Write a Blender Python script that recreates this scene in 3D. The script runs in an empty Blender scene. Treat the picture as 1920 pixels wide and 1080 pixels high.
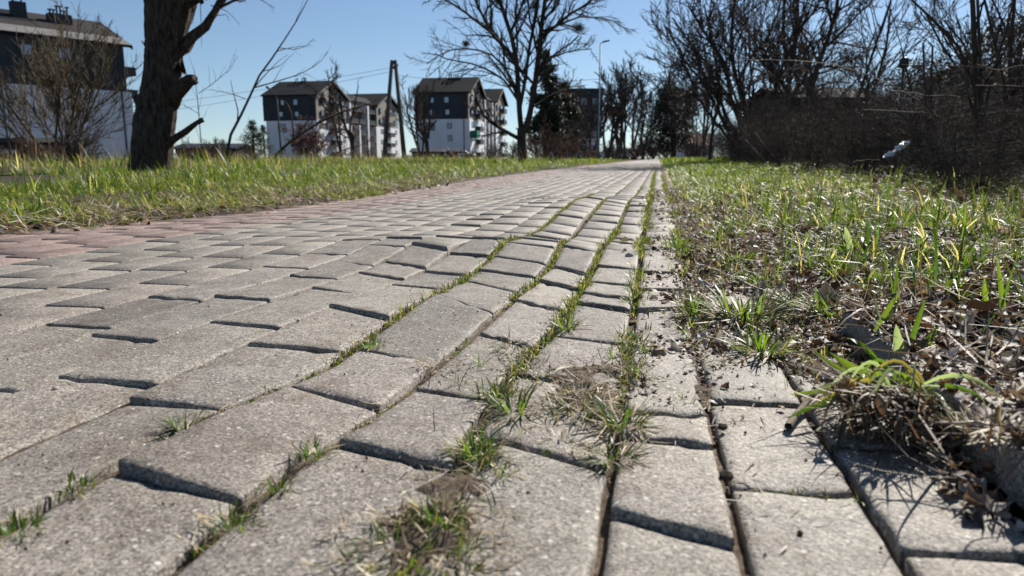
import bpy, math, random
import numpy as np
from mathutils import Vector, Matrix
random.seed(11); rng = np.random.default_rng(11)
S = bpy.context.scene
COL = S.collection
R = math.radians

# ------------------------------------------------------------------ camera
FPX = 1333.0; CH = 0.217
PIT = math.atan(244 / FPX); TH = math.atan(275 * math.cos(PIT) / FPX)
FWD = np.array([-math.sin(TH) * math.cos(PIT), math.cos(TH) * math.cos(PIT), -math.sin(PIT)])
RGT = np.array([math.cos(TH), math.sin(TH), 0.0]); UPV = np.cross(RGT, FWD)
FH = np.array([-math.sin(TH), math.cos(TH), 0.0])
cam_d = bpy.data.cameras.new('camera'); cam = bpy.data.objects.new('camera', cam_d); COL.objects.link(cam)
cam.location = (0, 0, CH); cam.rotation_euler = (math.pi / 2 - PIT, 0, TH)
cam_d.sensor_width = 36; cam_d.lens = 36 * FPX / 1920
cam_d.clip_start = 0.02; cam_d.clip_end = 3000
cam_d.dof.use_dof = True; cam_d.dof.focus_distance = 1.05; cam_d.dof.aperture_fstop = 10.0
S.camera = cam

# ------------------------------------------------------------------ sky, sun, exposure
SUN_EL = R(36); SUN_AZ = R(21.5)          # azimuth from +Y towards +X
w = bpy.data.worlds.new('World'); S.world = w; w.use_nodes = True
nt = w.node_tree; nt.nodes.clear()
sky = nt.nodes.new('ShaderNodeTexSky'); sky.sky_type = 'NISHITA'; sky.sun_disc = False
sky.sun_elevation = SUN_EL; sky.sun_rotation = SUN_AZ; sky.air_density = 1.0; sky.dust_density = 0.12; sky.ozone_density = 3.0; sky.altitude = 300
bg = nt.nodes.new('ShaderNodeBackground'); bg.inputs[1].default_value = 0.066
wo = nt.nodes.new('ShaderNodeOutputWorld'); tc = nt.nodes.new('ShaderNodeTexCoord'); va = nt.nodes.new('ShaderNodeVectorMath'); va.operation = 'ADD'; va.inputs[1].default_value = (0, 0, .035)
vm = nt.nodes.new('ShaderNodeVectorMath'); vm.operation = 'NORMALIZE'; nt.links.new(tc.outputs['Generated'], va.inputs[0]); nt.links.new(va.outputs[0], vm.inputs[0]); nt.links.new(vm.outputs[0], sky.inputs[0])
nt.links.new(sky.outputs[0], bg.inputs[0]); nt.links.new(bg.outputs[0], wo.inputs[0])
sd = bpy.data.lights.new('sun', 'SUN'); sd.energy = 5.0; sd.angle = R(0.53); sd.color = (1.0, 0.95, 0.87)
so = bpy.data.objects.new('sun', sd); COL.objects.link(so)
sv = Vector((math.sin(SUN_AZ) * math.cos(SUN_EL), math.cos(SUN_AZ) * math.cos(SUN_EL), math.sin(SUN_EL)))
so.rotation_euler = sv.to_track_quat('Z', 'Y').to_euler()
S.view_settings.view_transform = 'Standard'; S.view_settings.look = 'None'; S.view_settings.exposure = 0.62; S.view_settings.gamma = 1.0
S.cycles.max_bounces = 6; S.cycles.transparent_max_bounces = 8

# ------------------------------------------------------------------ helpers
def G(u, v, z=0.0):
    d = RGT * (u - 960) + UPV * (540 - v) + FWD * FPX
    t = (z - CH) / d[2]
    return d[0] * t, d[1] * t
def PT(u, v, dep):
    k = (540 - v) / FPX
    dz = dep * (k * math.cos(PIT) - math.sin(PIT)) / (math.cos(PIT) + k * math.sin(PIT))
    lat = (u - 960) / FPX * (dep * math.cos(PIT) - dz * math.sin(PIT))
    p = RGT * lat + FH * dep
    return np.array([p[0], p[1], CH + dz])
def CW(lat, dep, z=0.0):
    p = RGT * lat + FH * dep
    return np.array([p[0], p[1], z])
def tag(o, label=None, cat=None, group=None, kind=None):
    if label: o['label'] = label
    if cat: o['category'] = cat
    if group: o['group'] = group
    if kind: o['kind'] = kind
    return o
def empty(name, loc, rz=0, **k):
    o = bpy.data.objects.new(name, None); COL.objects.link(o); o.location = [float(a) for a in loc]; o.rotation_euler = (0, 0, rz)
    o.empty_display_size = 0.1
    return tag(o, **k)
def copy_tree(o, parent=None):
    c = o.copy(); COL.objects.link(c)
    if parent is not None: c.parent = parent
    for ch in list(o.children): copy_tree(ch, c)
    return c
def mesh_np(name, V, F, mat, parent=None, col=None, smooth=False, origin=None):
    V = np.asarray(V, dtype=np.float32).reshape(-1, 3)
    if origin is not None: V = V - np.asarray(origin, dtype=np.float32)
    F = np.asarray(F, dtype=np.int32)
    k = F.shape[1]; m = bpy.data.meshes.new(name)
    m.vertices.add(len(V)); m.vertices.foreach_set('co', V.ravel())
    m.loops.add(F.size); m.loops.foreach_set('vertex_index', F.ravel())
    m.polygons.add(len(F)); m.polygons.foreach_set('loop_start', np.arange(0, F.size, k, dtype=np.int32))
    m.polygons.foreach_set('loop_total', np.full(len(F), k, dtype=np.int32))
    if smooth: m.polygons.foreach_set('use_smooth', np.ones(len(F), dtype=bool))
    if col is not None:
        a = m.color_attributes.new('col', 'FLOAT_COLOR', 'POINT')
        c = np.ones((len(V), 4), dtype=np.float32); c[:, :3] = col; a.data.foreach_set('color', c.ravel())
    m.update(calc_edges=True); m.validate()
    m.materials.append(mat)
    o = bpy.data.objects.new(name, m); COL.objects.link(o)
    if parent is not None: o.parent = parent
    if origin is not None and parent is None: o.location = [float(a) for a in origin]
    return o
class MB:
    """collects boxes, prisms and tubes as quads"""
    def __init__(s): s.V = []; s.F = []
    def add(s, V, F):
        b = len(s.V); s.V += [tuple(map(float, v)) for v in V]; s.F += [tuple(i + b for i in f) for f in F]
    def box(s, x0, x1, y0, y1, z0, z1):
        s.add([(x0, y0, z0), (x1, y0, z0), (x1, y1, z0), (x0, y1, z0), (x0, y0, z1), (x1, y0, z1), (x1, y1, z1), (x0, y1, z1)],
              [(0, 3, 2, 1), (4, 5, 6, 7), (0, 1, 5, 4), (1, 2, 6, 5), (2, 3, 7, 6), (3, 0, 4, 7)])
    def prism(s, poly, y0, y1, axis='y'):
        n = len(poly)
        if axis == 'y': V = [(a, y0, b) for a, b in poly] + [(a, y1, b) for a, b in poly]
        elif axis == 'x': V = [(y0, a, b) for a, b in poly] + [(y1, a, b) for a, b in poly]
        else: V = [(a, b, y0) for a, b in poly] + [(a, b, y1) for a, b in poly]
        s.add(V, [(i, (i + 1) % n, n + (i + 1) % n, n + i) for i in range(n)] + [tuple(range(n))[::-1], tuple(range(n, 2 * n))])
    def tube(s, pts, rad, n=8):
        pts = [Vector([float(c) for c in p]) for p in pts]
        if not hasattr(rad, '__len__'): rad = [rad] * len(pts)
        rings = []
        for i, p in enumerate(pts):
            t = (pts[min(i + 1, len(pts) - 1)] - pts[max(i - 1, 0)]).normalized()
            a = Vector((0, 0, 1)) if abs(t.z) < .9 else Vector((1, 0, 0))
            u = t.cross(a).normalized(); v = t.cross(u)
            rings += [p + (u * math.cos(2 * math.pi * k / n) + v * math.sin(2 * math.pi * k / n)) * rad[i] for k in range(n)]
        F = [(i * n + k, i * n + (k + 1) % n, (i + 1) * n + (k + 1) % n, (i + 1) * n + k) for i in range(len(pts) - 1) for k in range(n)]
        F += [tuple(range(n))[::-1], tuple(range((len(pts) - 1) * n, len(pts) * n))]
        s.add(rings, F)
    def build(s, name, mat, parent=None, smooth=False, bevel=0):
        m = bpy.data.meshes.new(name); m.from_pydata(s.V, [], s.F); m.materials.append(mat); m.update()
        if smooth:
            for p in m.polygons: p.use_smooth = True
        o = bpy.data.objects.new(name, m); COL.objects.link(o)
        if parent is not None: o.parent = parent
        if bevel:
            b = o.modifiers.new('bevel', 'BEVEL'); b.width = bevel; b.segments = 2; b.limit_method = 'ANGLE'
        return o

def vn(x, y, s=1.0, seed=0):
    """value noise -1..1"""
    x = np.asarray(x, float) * s + seed * 17.13; y = np.asarray(y, float) * s + seed * 5.71
    xi = np.floor(x); yi = np.floor(y); fx = x - xi; fy = y - yi
    fx = fx * fx * (3 - 2 * fx); fy = fy * fy * (3 - 2 * fy)
    def h(a, b):
        q = np.sin(a * 127.1 + b * 311.7 + seed * 3.3) * 43758.5453
        return (q - np.floor(q)) * 2 - 1
    return (h(xi, yi) * (1 - fx) + h(xi + 1, yi) * fx) * (1 - fy) + (h(xi, yi + 1) * (1 - fx) + h(xi + 1, yi + 1) * fx) * fy
def fbm(x, y, s, seed=0, o=3):
    return sum(vn(x, y, s * 2 ** i, seed + i * 7) / 2 ** i for i in range(o))
def ga(v, c, w_): return np.exp(-((v - c) / w_) ** 2)
def base(x, y):
    """undulating top of the pavement"""
    x = np.asarray(x, float); y = np.asarray(y, float)
    z = .026 * ga(y, 3.4, .6) * ga(x, -.15, .55) + .018 * ga(y, 1.72, .17) * ga(x, -.42, .45) - .013 * ga(y, 1.35, .22) * ga(x, -.35, .35)
    z = z - .016 * ga(y, 2.3, .35) * ga(x, -.2, .5) + .006 * ga(y, .9, .18) * ga(x, -.45, .16)
    zl = np.interp(y, [0, 1.8, 3, 5, 8, 11, 18, 40], [0, 0, -.034, -.024, 0, .012, .018, 0])
    z = z + zl * np.clip((-x - .35) / 1.4, 0, 1) ** 1.3
    z = z + .0035 * vn(x, y, 1.9, 3) * np.clip(y / 1.2 - .3, 0, 1) + .0015 * vn(x, y, 5, 5)
    return z
XL, XK = -1.86, .226
def gz(x, y):
    """ground top, verges and the bed under the blocks"""
    x = np.asarray(x, float); y = np.asarray(y, float)
    b = base(np.clip(x, XL, XK), y)
    under = b - .0060 - .0035 * np.clip((x + .5) * 6, 0, 1) * np.clip(3 - y, 0, 1) + .0018 * fbm(x, y, 40, 1, 2)
    r = np.clip((x - XK - .062) / 1.6, 0, 1)
    right = b * np.exp(-np.maximum(x - .28, 0)) + .018 + .085 * r + .012 * fbm(x, y, 3, 9) * np.clip((x - .28) * 6, 0, 1) + .006 * fbm(x, y, 22, 4, 2)
    l = np.clip((XL - x) / .9, 0, 1)
    left = b * np.exp(-np.maximum(XL - x, 0)) + .004 + .035 * l + .008 * fbm(x, y, 4, 8) + .004 * fbm(x, y, 25, 2, 2)
    right = right + .018 * np.clip((y - .7) * 5, 0, 1) * (x < .8)
    sb = b * np.exp(-np.maximum(x - .28, 0)); right = np.where(y > .9, sb + .003 + (right - sb - .003) * np.clip((x - .22) / .30, 0, 1) ** .8, right)
    z = np.where(x > XK + .03 - .028 * np.clip((y - .9) * 8, 0, 1), right, np.where(x < XL - .01, left, under))
    fade = np.clip((np.hypot(x, y) - 40) / 60, 0, 1)
    return z * (1 - fade) + fade * .03 * (np.abs(x) > 2.2) * 1.0
# ------------------------------------------------------------------ materials
def nodes_of(name):
    m = bpy.data.materials.new(name); m.use_nodes = True; t = m.node_tree
    return m, t, t.nodes['Principled BSDF'], t.nodes['Material Output']
def N(t, k, **p):
    n = t.nodes.new(k)
    for a, b in p.items(): setattr(n, a, b)
    return n
def ramp(t, src, stops):
    r = N(t, 'ShaderNodeValToRGB'); e = r.color_ramp.elements
    while len(e) < len(stops): e.new(.5)
    for i, (p, c) in enumerate(stops):
        e[i].position = p; e[i].color = (*c, 1) if len(c) == 3 else c
    t.links.new(src, r.inputs[0]); return r.outputs[0]
def mix(t, a, b, fac=1.0, mode='MULTIPLY'):
    m = N(t, 'ShaderNodeMix', data_type='RGBA', blend_type=mode)
    for i, s in ((6, a), (7, b), (0, fac)):
        if hasattr(s, 'is_output'): t.links.new(s, m.inputs[i])
        else: m.inputs[i].default_value = s if i == 0 else (*s, 1)
    return m.outputs[2]
def noise(t, scale, detail=3, co=None, rough=.6):
    n = N(t, 'ShaderNodeTexNoise'); n.inputs['Scale'].default_value = scale; n.inputs['Detail'].default_value = detail; n.inputs['Roughness'].default_value = rough
    if co is not None: t.links.new(co, n.inputs['Vector'])
    return n.outputs['Fac']
def simple(name, c, rough=.8, var=.25, scale=6, bump=0, bscale=30, metal=0, spec=.3):
    m, t, p, o = nodes_of(name)
    co = N(t, 'ShaderNodeTexCoord').outputs['Object']
    f = noise(t, scale, 4, co)
    lo = tuple(v * (1 - var) for v in c); hi = tuple(min(1, v * (1 + var)) for v in c)
    t.links.new(ramp(t, f, [(.3, lo), (.7, hi)]), p.inputs['Base Color'])
    p.inputs['Roughness'].default_value = rough; p.inputs['Metallic'].default_value = metal; p.inputs['Specular IOR Level'].default_value = spec
    if bump:
        b = N(t, 'ShaderNodeBump'); b.inputs['Strength'].default_value = 1; b.inputs['Distance'].default_value = bump
        t.links.new(noise(t, bscale, 4, co), b.inputs['Height']); t.links.new(b.outputs[0], p.inputs['Normal'])
    return m
def paver_mat():
    m, t, p, o = nodes_of('concrete_paver')
    co = N(t, 'ShaderNodeTexCoord').outputs['Object']
    a = N(t, 'ShaderNodeAttribute', attribute_name='col').outputs['Color']
    v1 = N(t, 'ShaderNodeTexVoronoi'); v1.inputs['Scale'].default_value = 620; t.links.new(co, v1.inputs['Vector'])
    sp = N(t, 'ShaderNodeSeparateColor'); t.links.new(v1.outputs['Color'], sp.inputs[0])
    grain = ramp(t, sp.outputs[0], [(0, (.30,) * 3), (.35, (.78,) * 3), (.8, (1.15,) * 3), (1, (1.7,) * 3)])
    v2 = N(t, 'ShaderNodeTexVoronoi'); v2.inputs['Scale'].default_value = 170; t.links.new(co, v2.inputs['Vector'])
    sp2 = N(t, 'ShaderNodeSeparateColor'); t.links.new(v2.outputs['Color'], sp2.inputs[0])
    d2 = N(t, 'ShaderNodeMath', operation='LESS_THAN'); t.links.new(v2.outputs['Distance'], d2.inputs[0]); d2.inputs[1].default_value = .28
    s2 = N(t, 'ShaderNodeMath', operation='GREATER_THAN'); t.links.new(sp2.outputs[0], s2.inputs[0]); s2.inputs[1].default_value = .90
    s3 = N(t, 'ShaderNodeMath', operation='MULTIPLY'); t.links.new(d2.outputs[0], s3.inputs[0]); t.links.new(s2.outputs[0], s3.inputs[1])
    big = ramp(t, noise(t, 5, 5, co), [(.25, (.80, .79, .78)), (.75, (1.14, 1.13, 1.1))])
    fine = ramp(t, noise(t, 45, 4, co), [(.3, (.84, .83, .82)), (.7, (1.1, 1.1, 1.1))])
    dirt = mix(t, ramp(t, noise(t, 14, 5, co, .7), [(.50, (1, 1, 1)), (.70, (.74, .67, .60))]), ramp(t, noise(t, 3.1, 6, co, .75), [(.40, (.80, .78, .76)), (.52, (1, 1, 1)), (.66, (1.08, 1.06, 1.02))]))
    c = mix(t, a, grain); c = mix(t, c, big); c = mix(t, c, fine); c = mix(t, c, dirt)
    c = mix(t, c, (.50, .47, .42), s3.outputs[0], 'MIX')
    t.links.new(c, p.inputs['Base Color']); p.inputs['Roughness'].default_value = .68; p.inputs['Specular IOR Level'].default_value = .42
    b = N(t, 'ShaderNodeBump'); b.inputs['Distance'].default_value = .0011; b.inputs['Strength'].default_value = .9
    t.links.new(noise(t, 330, 3, co, .75), b.inputs['Height'])
    b2 = N(t, 'ShaderNodeBump'); b2.inputs['Distance'].default_value = .0022; b2.inputs['Strength'].default_value = .7
    t.links.new(noise(t, 60, 4, co, .7), b2.inputs['Height']); t.links.new(b.outputs[0], b2.inputs['Normal'])
    t.links.new(b2.outputs[0], p.inputs['Normal'])
    return m
def soil_mat(name, c1, c2, c3, sc=30, bd=.006):
    m, t, p, o = nodes_of(name)
    co = N(t, 'ShaderNodeTexCoord').outputs['Object']
    f = noise(t, sc, 6, co, .75)
    g = noise(t, 2.5, 3, co)
    c = mix(t, ramp(t, f, [(.32, c1), (.5, c2), (.68, c3)]), ramp(t, g, [(.35, (.8, .8, .75)), (.65, (1.15, 1.12, 1.05))]))
    t.links.new(c, p.inputs['Base Color']); p.inputs['Roughness'].default_value = .95; p.inputs['Specular IOR Level'].default_value = .2
    b = N(t, 'ShaderNodeBump'); b.inputs['Distance'].default_value = bd; t.links.new(noise(t, sc * 4, 5, co, .8), b.inputs['Height'])
    t.links.new(b.outputs[0], p.inputs['Normal'])
    return m
def leaf_mat(name, tint=1.0, trans=.45, rough=.45, tr_gain=(1.6, 1.7, .75)):
    m = bpy.data.materials.new(name); m.use_nodes = True; t = m.node_tree; t.nodes.clear()
    out = N(t, 'ShaderNodeOutputMaterial'); a = N(t, 'ShaderNodeAttribute', attribute_name='col').outputs['Color']
    p = N(t, 'ShaderNodeBsdfPrincipled'); p.inputs['Roughness'].default_value = rough; p.inputs['Specular IOR Level'].default_value = .5
    t.links.new(a, p.inputs['Base Color'])
    tr = N(t, 'ShaderNodeBsdfTranslucent'); t.links.new(mix(t, a, tr_gain), tr.inputs[0])
    mx = N(t, 'ShaderNodeMixShader'); mx.inputs[0].default_value = trans
    t.links.new(p.outputs[0], mx.inputs[1]); t.links.new(tr.outputs[0], mx.inputs[2]); t.links.new(mx.outputs[0], out.inputs[0])
    return m
def bark_mat(name, c1, c2, sx=14, sz=2.5, bd=.02):
    m, t, p, o = nodes_of(name)
    co = N(t, 'ShaderNodeTexCoord').outputs['Object']
    mp = N(t, 'ShaderNodeMapping'); mp.inputs['Scale'].default_value = (sx, sx, sz); t.links.new(co, mp.inputs[0])
    f = noise(t, 1.0, 6, mp.outputs[0], .7)
    t.links.new(ramp(t, f, [(.35, c1), (.68, c2)]), p.inputs['Base Color']); p.inputs['Roughness'].default_value = .9
    if bd:
        b = N(t, 'ShaderNodeBump'); b.inputs['Distance'].default_value = bd; t.links.new(f, b.inputs['Height']); t.links.new(b.outputs[0], p.inputs['Normal'])
    p.inputs['Specular IOR Level'].default_value = .2
    return m
def panel_mat(name, c, pitch, axis=0, rough=.55):
    """standing seam cladding, vertical lines every pitch metres"""
    m, t, p, o = nodes_of(name)
    co = N(t, 'ShaderNodeTexCoord').outputs['Object']
    sx = N(t, 'ShaderNodeSeparateXYZ'); t.links.new(co, sx.inputs[0])
    s = N(t, 'ShaderNodeMath', operation='ADD'); t.links.new(sx.outputs[0], s.inputs[0]); t.links.new(sx.outputs[1], s.inputs[1])
    f = N(t, 'ShaderNodeMath', operation='PINGPONG'); t.links.new(s.outputs[0], f.inputs[0]); f.inputs[1].default_value = pitch
    l = ramp(t, f.outputs[0], [(0, (.55,) * 3), (.06, (1, 1, 1))])
    n = ramp(t, noise(t, .5, 4, co), [(.3, (.85,) * 3), (.7, (1.15,) * 3)])
    t.links.new(mix(t, mix(t, c, l), n), p.inputs['Base Color']); p.inputs['Roughness'].default_value = .85; p.inputs['Specular IOR Level'].default_value = .12
    return m
M = dict(
    paver=paver_mat(),
    ground=soil_mat('soil', (.018, .013, .009), (.06, .044, .031), (.19, .145, .10), 55),
    sand=soil_mat('joint_sand', (.055, .04, .03), (.16, .12, .088), (.34, .275, .215), 130, .003),
    leafm=leaf_mat('grass_blade', trans=.52, rough=.42), dryl=leaf_mat('dry_leaf', trans=.22, rough=.6, tr_gain=(1.2, 1.0, .7)),
    bark=bark_mat('rough_bark', (.014, .011, .009), (.135, .105, .080), 30, 7, .05),
    twig=bark_mat('twig_bark', (.028, .022, .018), (.085, .068, .055), 3, 1, 0),
    twigdark=bark_mat('dark_twig_bark', (.022, .016, .013), (.105, .080, .062), 3, 1, 0),
    twigpale=bark_mat('pale_dry_stem', (.14, .11, .08), (.40, .33, .26), 10, 5, 0),
    twigred=bark_mat('brown_twig_bark', (.05, .028, .020), (.13, .075, .05), 3, 1, 0),
    twigolive=bark_mat('olive_twig_bark', (.055, .044, .027), (.15, .115, .07), 3, 1, 0),
    white=simple('white_render', (.72, .73, .75), .85, .08, .3),
    beige=simple('beige_cladding', (.26, .23, .20), .8, .12, .4),
    grey=panel_mat('grey_cladding', (.05, .055, .062), .45),
    roof=panel_mat('dark_roof', (.012, .013, .016), .5, rough=.75),
    seam=panel_mat('pale_seam_metal', (.19, .18, .17), .5, rough=.5),
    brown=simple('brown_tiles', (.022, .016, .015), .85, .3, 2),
    dark=simple('dark_metal', (.03, .03, .033), .5, .2, 3),
    glass=simple('window_glass', (.10, .13, .17), .08, .3, .2, spec=.8),
    bluegl=simple('sky_blue_window', (.30, .42, .55), .1, .2, .2, spec=.8),
    green=simple('green_canopy', (.01, .16, .09), .6, .2, 2),
    wood=bark_mat('weathered_pole', (.05, .04, .032), (.16, .13, .10), 8, 1, 0),
    steel=simple('galvanised_steel', (.12, .20, .26), .5, .15, 3, metal=.3),
    cwhite=simple('white_car_paint', (.75, .76, .78), .25, .03, 1, spec=.6), cred=simple('silver_car_paint', (.4, .42, .45), .25, .03, 1, spec=.6),
    rubber=simple('rubber', (.02, .02, .02), .8, .1, 5), brick=simple('red_roof_tiles', (.16, .07, .05), .85, .3, 4),
    plastic=simple('white_plastic_film', (.85, .86, .88), .35, .05, 20, .002, 60, spec=.5),
    stone=simple('pebble_stone', (.42, .38, .34), .85, .3, 60, .001, 300))

# ------------------------------------------------------------------ geometry generators
def blades(P, L, W, az=None, lean=None, curl=None, cols=None, nseg=3, fold=0):
    n = len(P); L = np.broadcast_to(L, n).astype(float); W = np.broadcast_to(W, n).astype(float)
    az = rng.uniform(0, 2 * np.pi, n) if az is None else az
    lean = rng.normal(.25, .2, n) if lean is None else np.broadcast_to(lean, n)
    curl = rng.normal(.6, .5, n) if curl is None else np.broadcast_to(curl, n)
    ts = np.linspace(0, 1, nseg + 1)
    pos = np.zeros((n, nseg + 1, 3)); pos[:, 0] = P
    hx, hy = np.cos(az), np.sin(az)
    for k in range(1, nseg + 1):
        th = lean + curl * (ts[k] + ts[k - 1]) / 2; ds = L / nseg
        pos[:, k, 0] = pos[:, k - 1, 0] + hx * np.sin(th) * ds
        pos[:, k, 1] = pos[:, k - 1, 1] + hy * np.sin(th) * ds
        pos[:, k, 2] = pos[:, k - 1, 2] + np.cos(th) * ds
    tw = rng.normal(0, .7, n); wx = -hy * np.cos(tw) + hx * np.sin(tw) * .5; wy = hx * np.cos(tw) + hy * np.sin(tw) * .5; wz = np.sin(tw) * .5
    wv = np.stack([wx, wy, wz], 1)[:, None, :]
    prof = (np.array([.6, 1, .75, .08]) if nseg == 3 else np.clip(np.sin(np.pi * (ts * .86 + .14)) ** .6, .06, 1))
    off = wv * (W[:, None] * prof[None] / 2)[:, :, None]
    V = np.stack([pos - off, pos + off], 2).reshape(-1, 3)
    b = (np.arange(n) * (nseg + 1) * 2)[:, None]; k = np.arange(nseg)[None] * 2
    F = np.stack([b + k, b + k + 1, b + k + 3, b + k + 2], 2).reshape(-1, 4)
    if cols is None: cols = grass_cols(n)
    C = np.repeat(cols, (nseg + 1) * 2, axis=0)
    return V, F, C
def pal(n, colours, p=None, var=.28):
    c = np.array(colours)[rng.choice(len(colours), n, p=p)]
    return np.clip(c * np.clip(1 + rng.normal(0, var, (n, 1)), .3, 2) + rng.normal(0, .004, (n, 3)) * .5, .004, .9)
GREEN = [(.055, .11, .014), (.085, .14, .016), (.13, .18, .022), (.035, .070, .010), (.17, .19, .035)]
STRAW = [(.42, .34, .19), (.30, .22, .12), (.52, .45, .30), (.20, .14, .08)]
BROWN = [(.10, .06, .036), (.17, .115, .075), (.05, .034, .024), (.30, .25, .20), (.42, .38, .34)]
def grass_cols(n, dry=.1):
    g = pal(n, GREEN); s = pal(n, STRAW); k = rng.random(n) < dry
    g[k] = s[k]; return g
def join(parts):
    V = []; F = []; C = []; b = 0
    for v, f, c in parts:
        V.append(v); F.append(f + b); C.append(c); b += len(v)
    return np.concatenate(V), np.concatenate(F), np.concatenate(C)
def leaves(P, size, cols, flat=.35, curl=.8, elong=1.7):
    """curled leaf sheets 5x3 verts"""
    n = len(P); s = np.linspace(-1, 1, 5); q = np.array([-1, 0, 1.])
    size = np.broadcast_to(size, n)
    SS, QQ = np.meshgrid(s, q, indexing='ij'); prof = np.sqrt(np.clip(1 - np.abs(SS) ** 2.2, .02, 1))
    cu = rng.normal(0, curl, n)[:, None, None]; cv = rng.normal(0, curl, n)[:, None, None]
    jag = 1 + rng.normal(0, .16, (n, 5, 3))
    X = SS[None] * elong * .5 * jag * np.ones((n, 1, 1)); Y = QQ * prof * .5 * jag
    Z = cu * (X ** 2) * .5 + cv * (Y ** 2) * 1.4 + .15 * cu * X * Y + rng.normal(0, .05, (n, 5, 3))
    A = np.stack([X, Y, Z], 3).reshape(n, 15, 3) * size[:, None, None]
    az = rng.uniform(0, 2 * np.pi, n); ti = rng.normal(0, flat, n); ro = rng.normal(0, flat, n)
    ca, sa, ct, st, cr, sr = np.cos(az), np.sin(az), np.cos(ti), np.sin(ti), np.cos(ro), np.sin(ro)
    Rz = np.zeros((n, 3, 3)); Rz[:, 0, 0] = ca; Rz[:, 0, 1] = -sa; Rz[:, 1, 0] = sa; Rz[:, 1, 1] = ca; Rz[:, 2, 2] = 1
    Rx = np.zeros((n, 3, 3)); Rx[:, 0, 0] = 1; Rx[:, 1, 1] = ct; Rx[:, 1, 2] = -st; Rx[:, 2, 1] = st; Rx[:, 2, 2] = ct
    Ry = np.zeros((n, 3, 3)); Ry[:, 1, 1] = 1; Ry[:, 0, 0] = cr; Ry[:, 0, 2] = sr; Ry[:, 2, 0] = -sr; Ry[:, 2, 2] = cr
    A = np.einsum('nij,nkj->nki', Rz @ Rx @ Ry, A) + P[:, None, :]
    b = (np.arange(n) * 15)[:, None]
    idx = np.array([[i * 3 + j, i * 3 + j + 1, (i + 1) * 3 + j + 1, (i + 1) * 3 + j] for i in range(4) for j in range(2)])
    F = (b[:, :, None] + idx[None]).reshape(-1, 4)
    return A.reshape(-1, 3), F, np.repeat(cols, 15, axis=0)
def quads(P, size, cols, up=.3):
    """small leaf-size faces in random orientation"""
    n = len(P); a = rng.normal(0, 1, (n, 3)); a /= np.linalg.norm(a, axis=1)[:, None]
    c = rng.normal(0, 1, (n, 3)); b = np.cross(a, c); b /= np.linalg.norm(b, axis=1)[:, None]
    s = np.broadcast_to(size, n)[:, None]
    V = np.stack([P - a * s, P - b * s * .45, P + a * s, P + b * s * .45], 1).reshape(-1, 3)
    F = np.arange(n * 4).reshape(-1, 4)
    return V, F, np.repeat(cols, 4, axis=0)
def tubes(polys, sides=3):
    """polys: list of (pts[n,3], rads[n])"""
    groups = {}
    for p, r in polys: groups.setdefault(len(p), []).append((p, r))
    Vs = []; Fs = []; base_i = 0
    for n, L in groups.items():
        Pp = np.array([a for a, _ in L], float); Rr = np.array([r for _, r in L], float); B = len(L)
        T = np.empty_like(Pp); T[:, 1:-1] = Pp[:, 2:] - Pp[:, :-2]; T[:, 0] = Pp[:, 1] - Pp[:, 0]; T[:, -1] = Pp[:, -1] - Pp[:, -2]
        T /= np.linalg.norm(T, axis=2)[:, :, None] + 1e-9
        ref = np.where(np.abs(T[:, :1, 2:3]) > .8, np.array([1., .2, 0]), np.array([0, .1, 1.])) * np.ones((B, n, 1))
        U = np.cross(T, ref); U /= np.linalg.norm(U, axis=2)[:, :, None] + 1e-9; W_ = np.cross(T, U)
        an = np.arange(sides) * 2 * np.pi / sides
        V = Pp[:, :, None] + Rr[:, :, None, None] * (U[:, :, None] * np.cos(an)[None, None, :, None] + W_[:, :, None] * np.sin(an)[None, None, :, None])
        b = (np.arange(B) * n * sides)[:, None, None]; i = (np.arange(n - 1) * sides)[None, :, None]; k = np.arange(sides)[None, None]
        k2 = (k + 1) % sides
        F = np.stack([b + i + k, b + i + k2, b + i + sides + k2, b + i + sides + k], 3).reshape(-1, 4)
        Vs.append(V.reshape(-1, 3)); Fs.append(F + base_i); base_i += B * n * sides
    return np.concatenate(Vs), np.concatenate(Fs)
def norm(v):
    l = math.sqrt(v[0] ** 2 + v[1] ** 2 + v[2] ** 2) + 1e-9
    return (v[0] / l, v[1] / l, v[2] / l)
def grow(out, p, d, L, r, lvl, mx, pr):
    n = pr.get('n', 6); st = L / (n - 1); pts = [p]; rads = [r]; j = pr.get('jit', .25); up = pr.get('up', .06)
    dd = d; dirs = [d]
    for i in range(1, n):
        dd = norm((dd[0] + random.gauss(0, j), dd[1] + random.gauss(0, j), dd[2] + random.gauss(0, j) + up - (.0 if lvl < mx else pr.get('droop', 0))))
        p = (p[0] + dd[0] * st, p[1] + dd[1] * st, p[2] + dd[2] * st); pts.append(p); dirs.append(dd)
        rads.append(max(pr['rmin'], r * (1 - .55 * i / (n - 1))) if lvl < mx else max(pr['rmin'] * .45, r * (1 - .75 * i / (n - 1))))
    out.setdefault(lvl, []).append((pts, rads))
    if lvl < mx: spawn(out, pts, rads, dirs, L, lvl, mx, pr)
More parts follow.
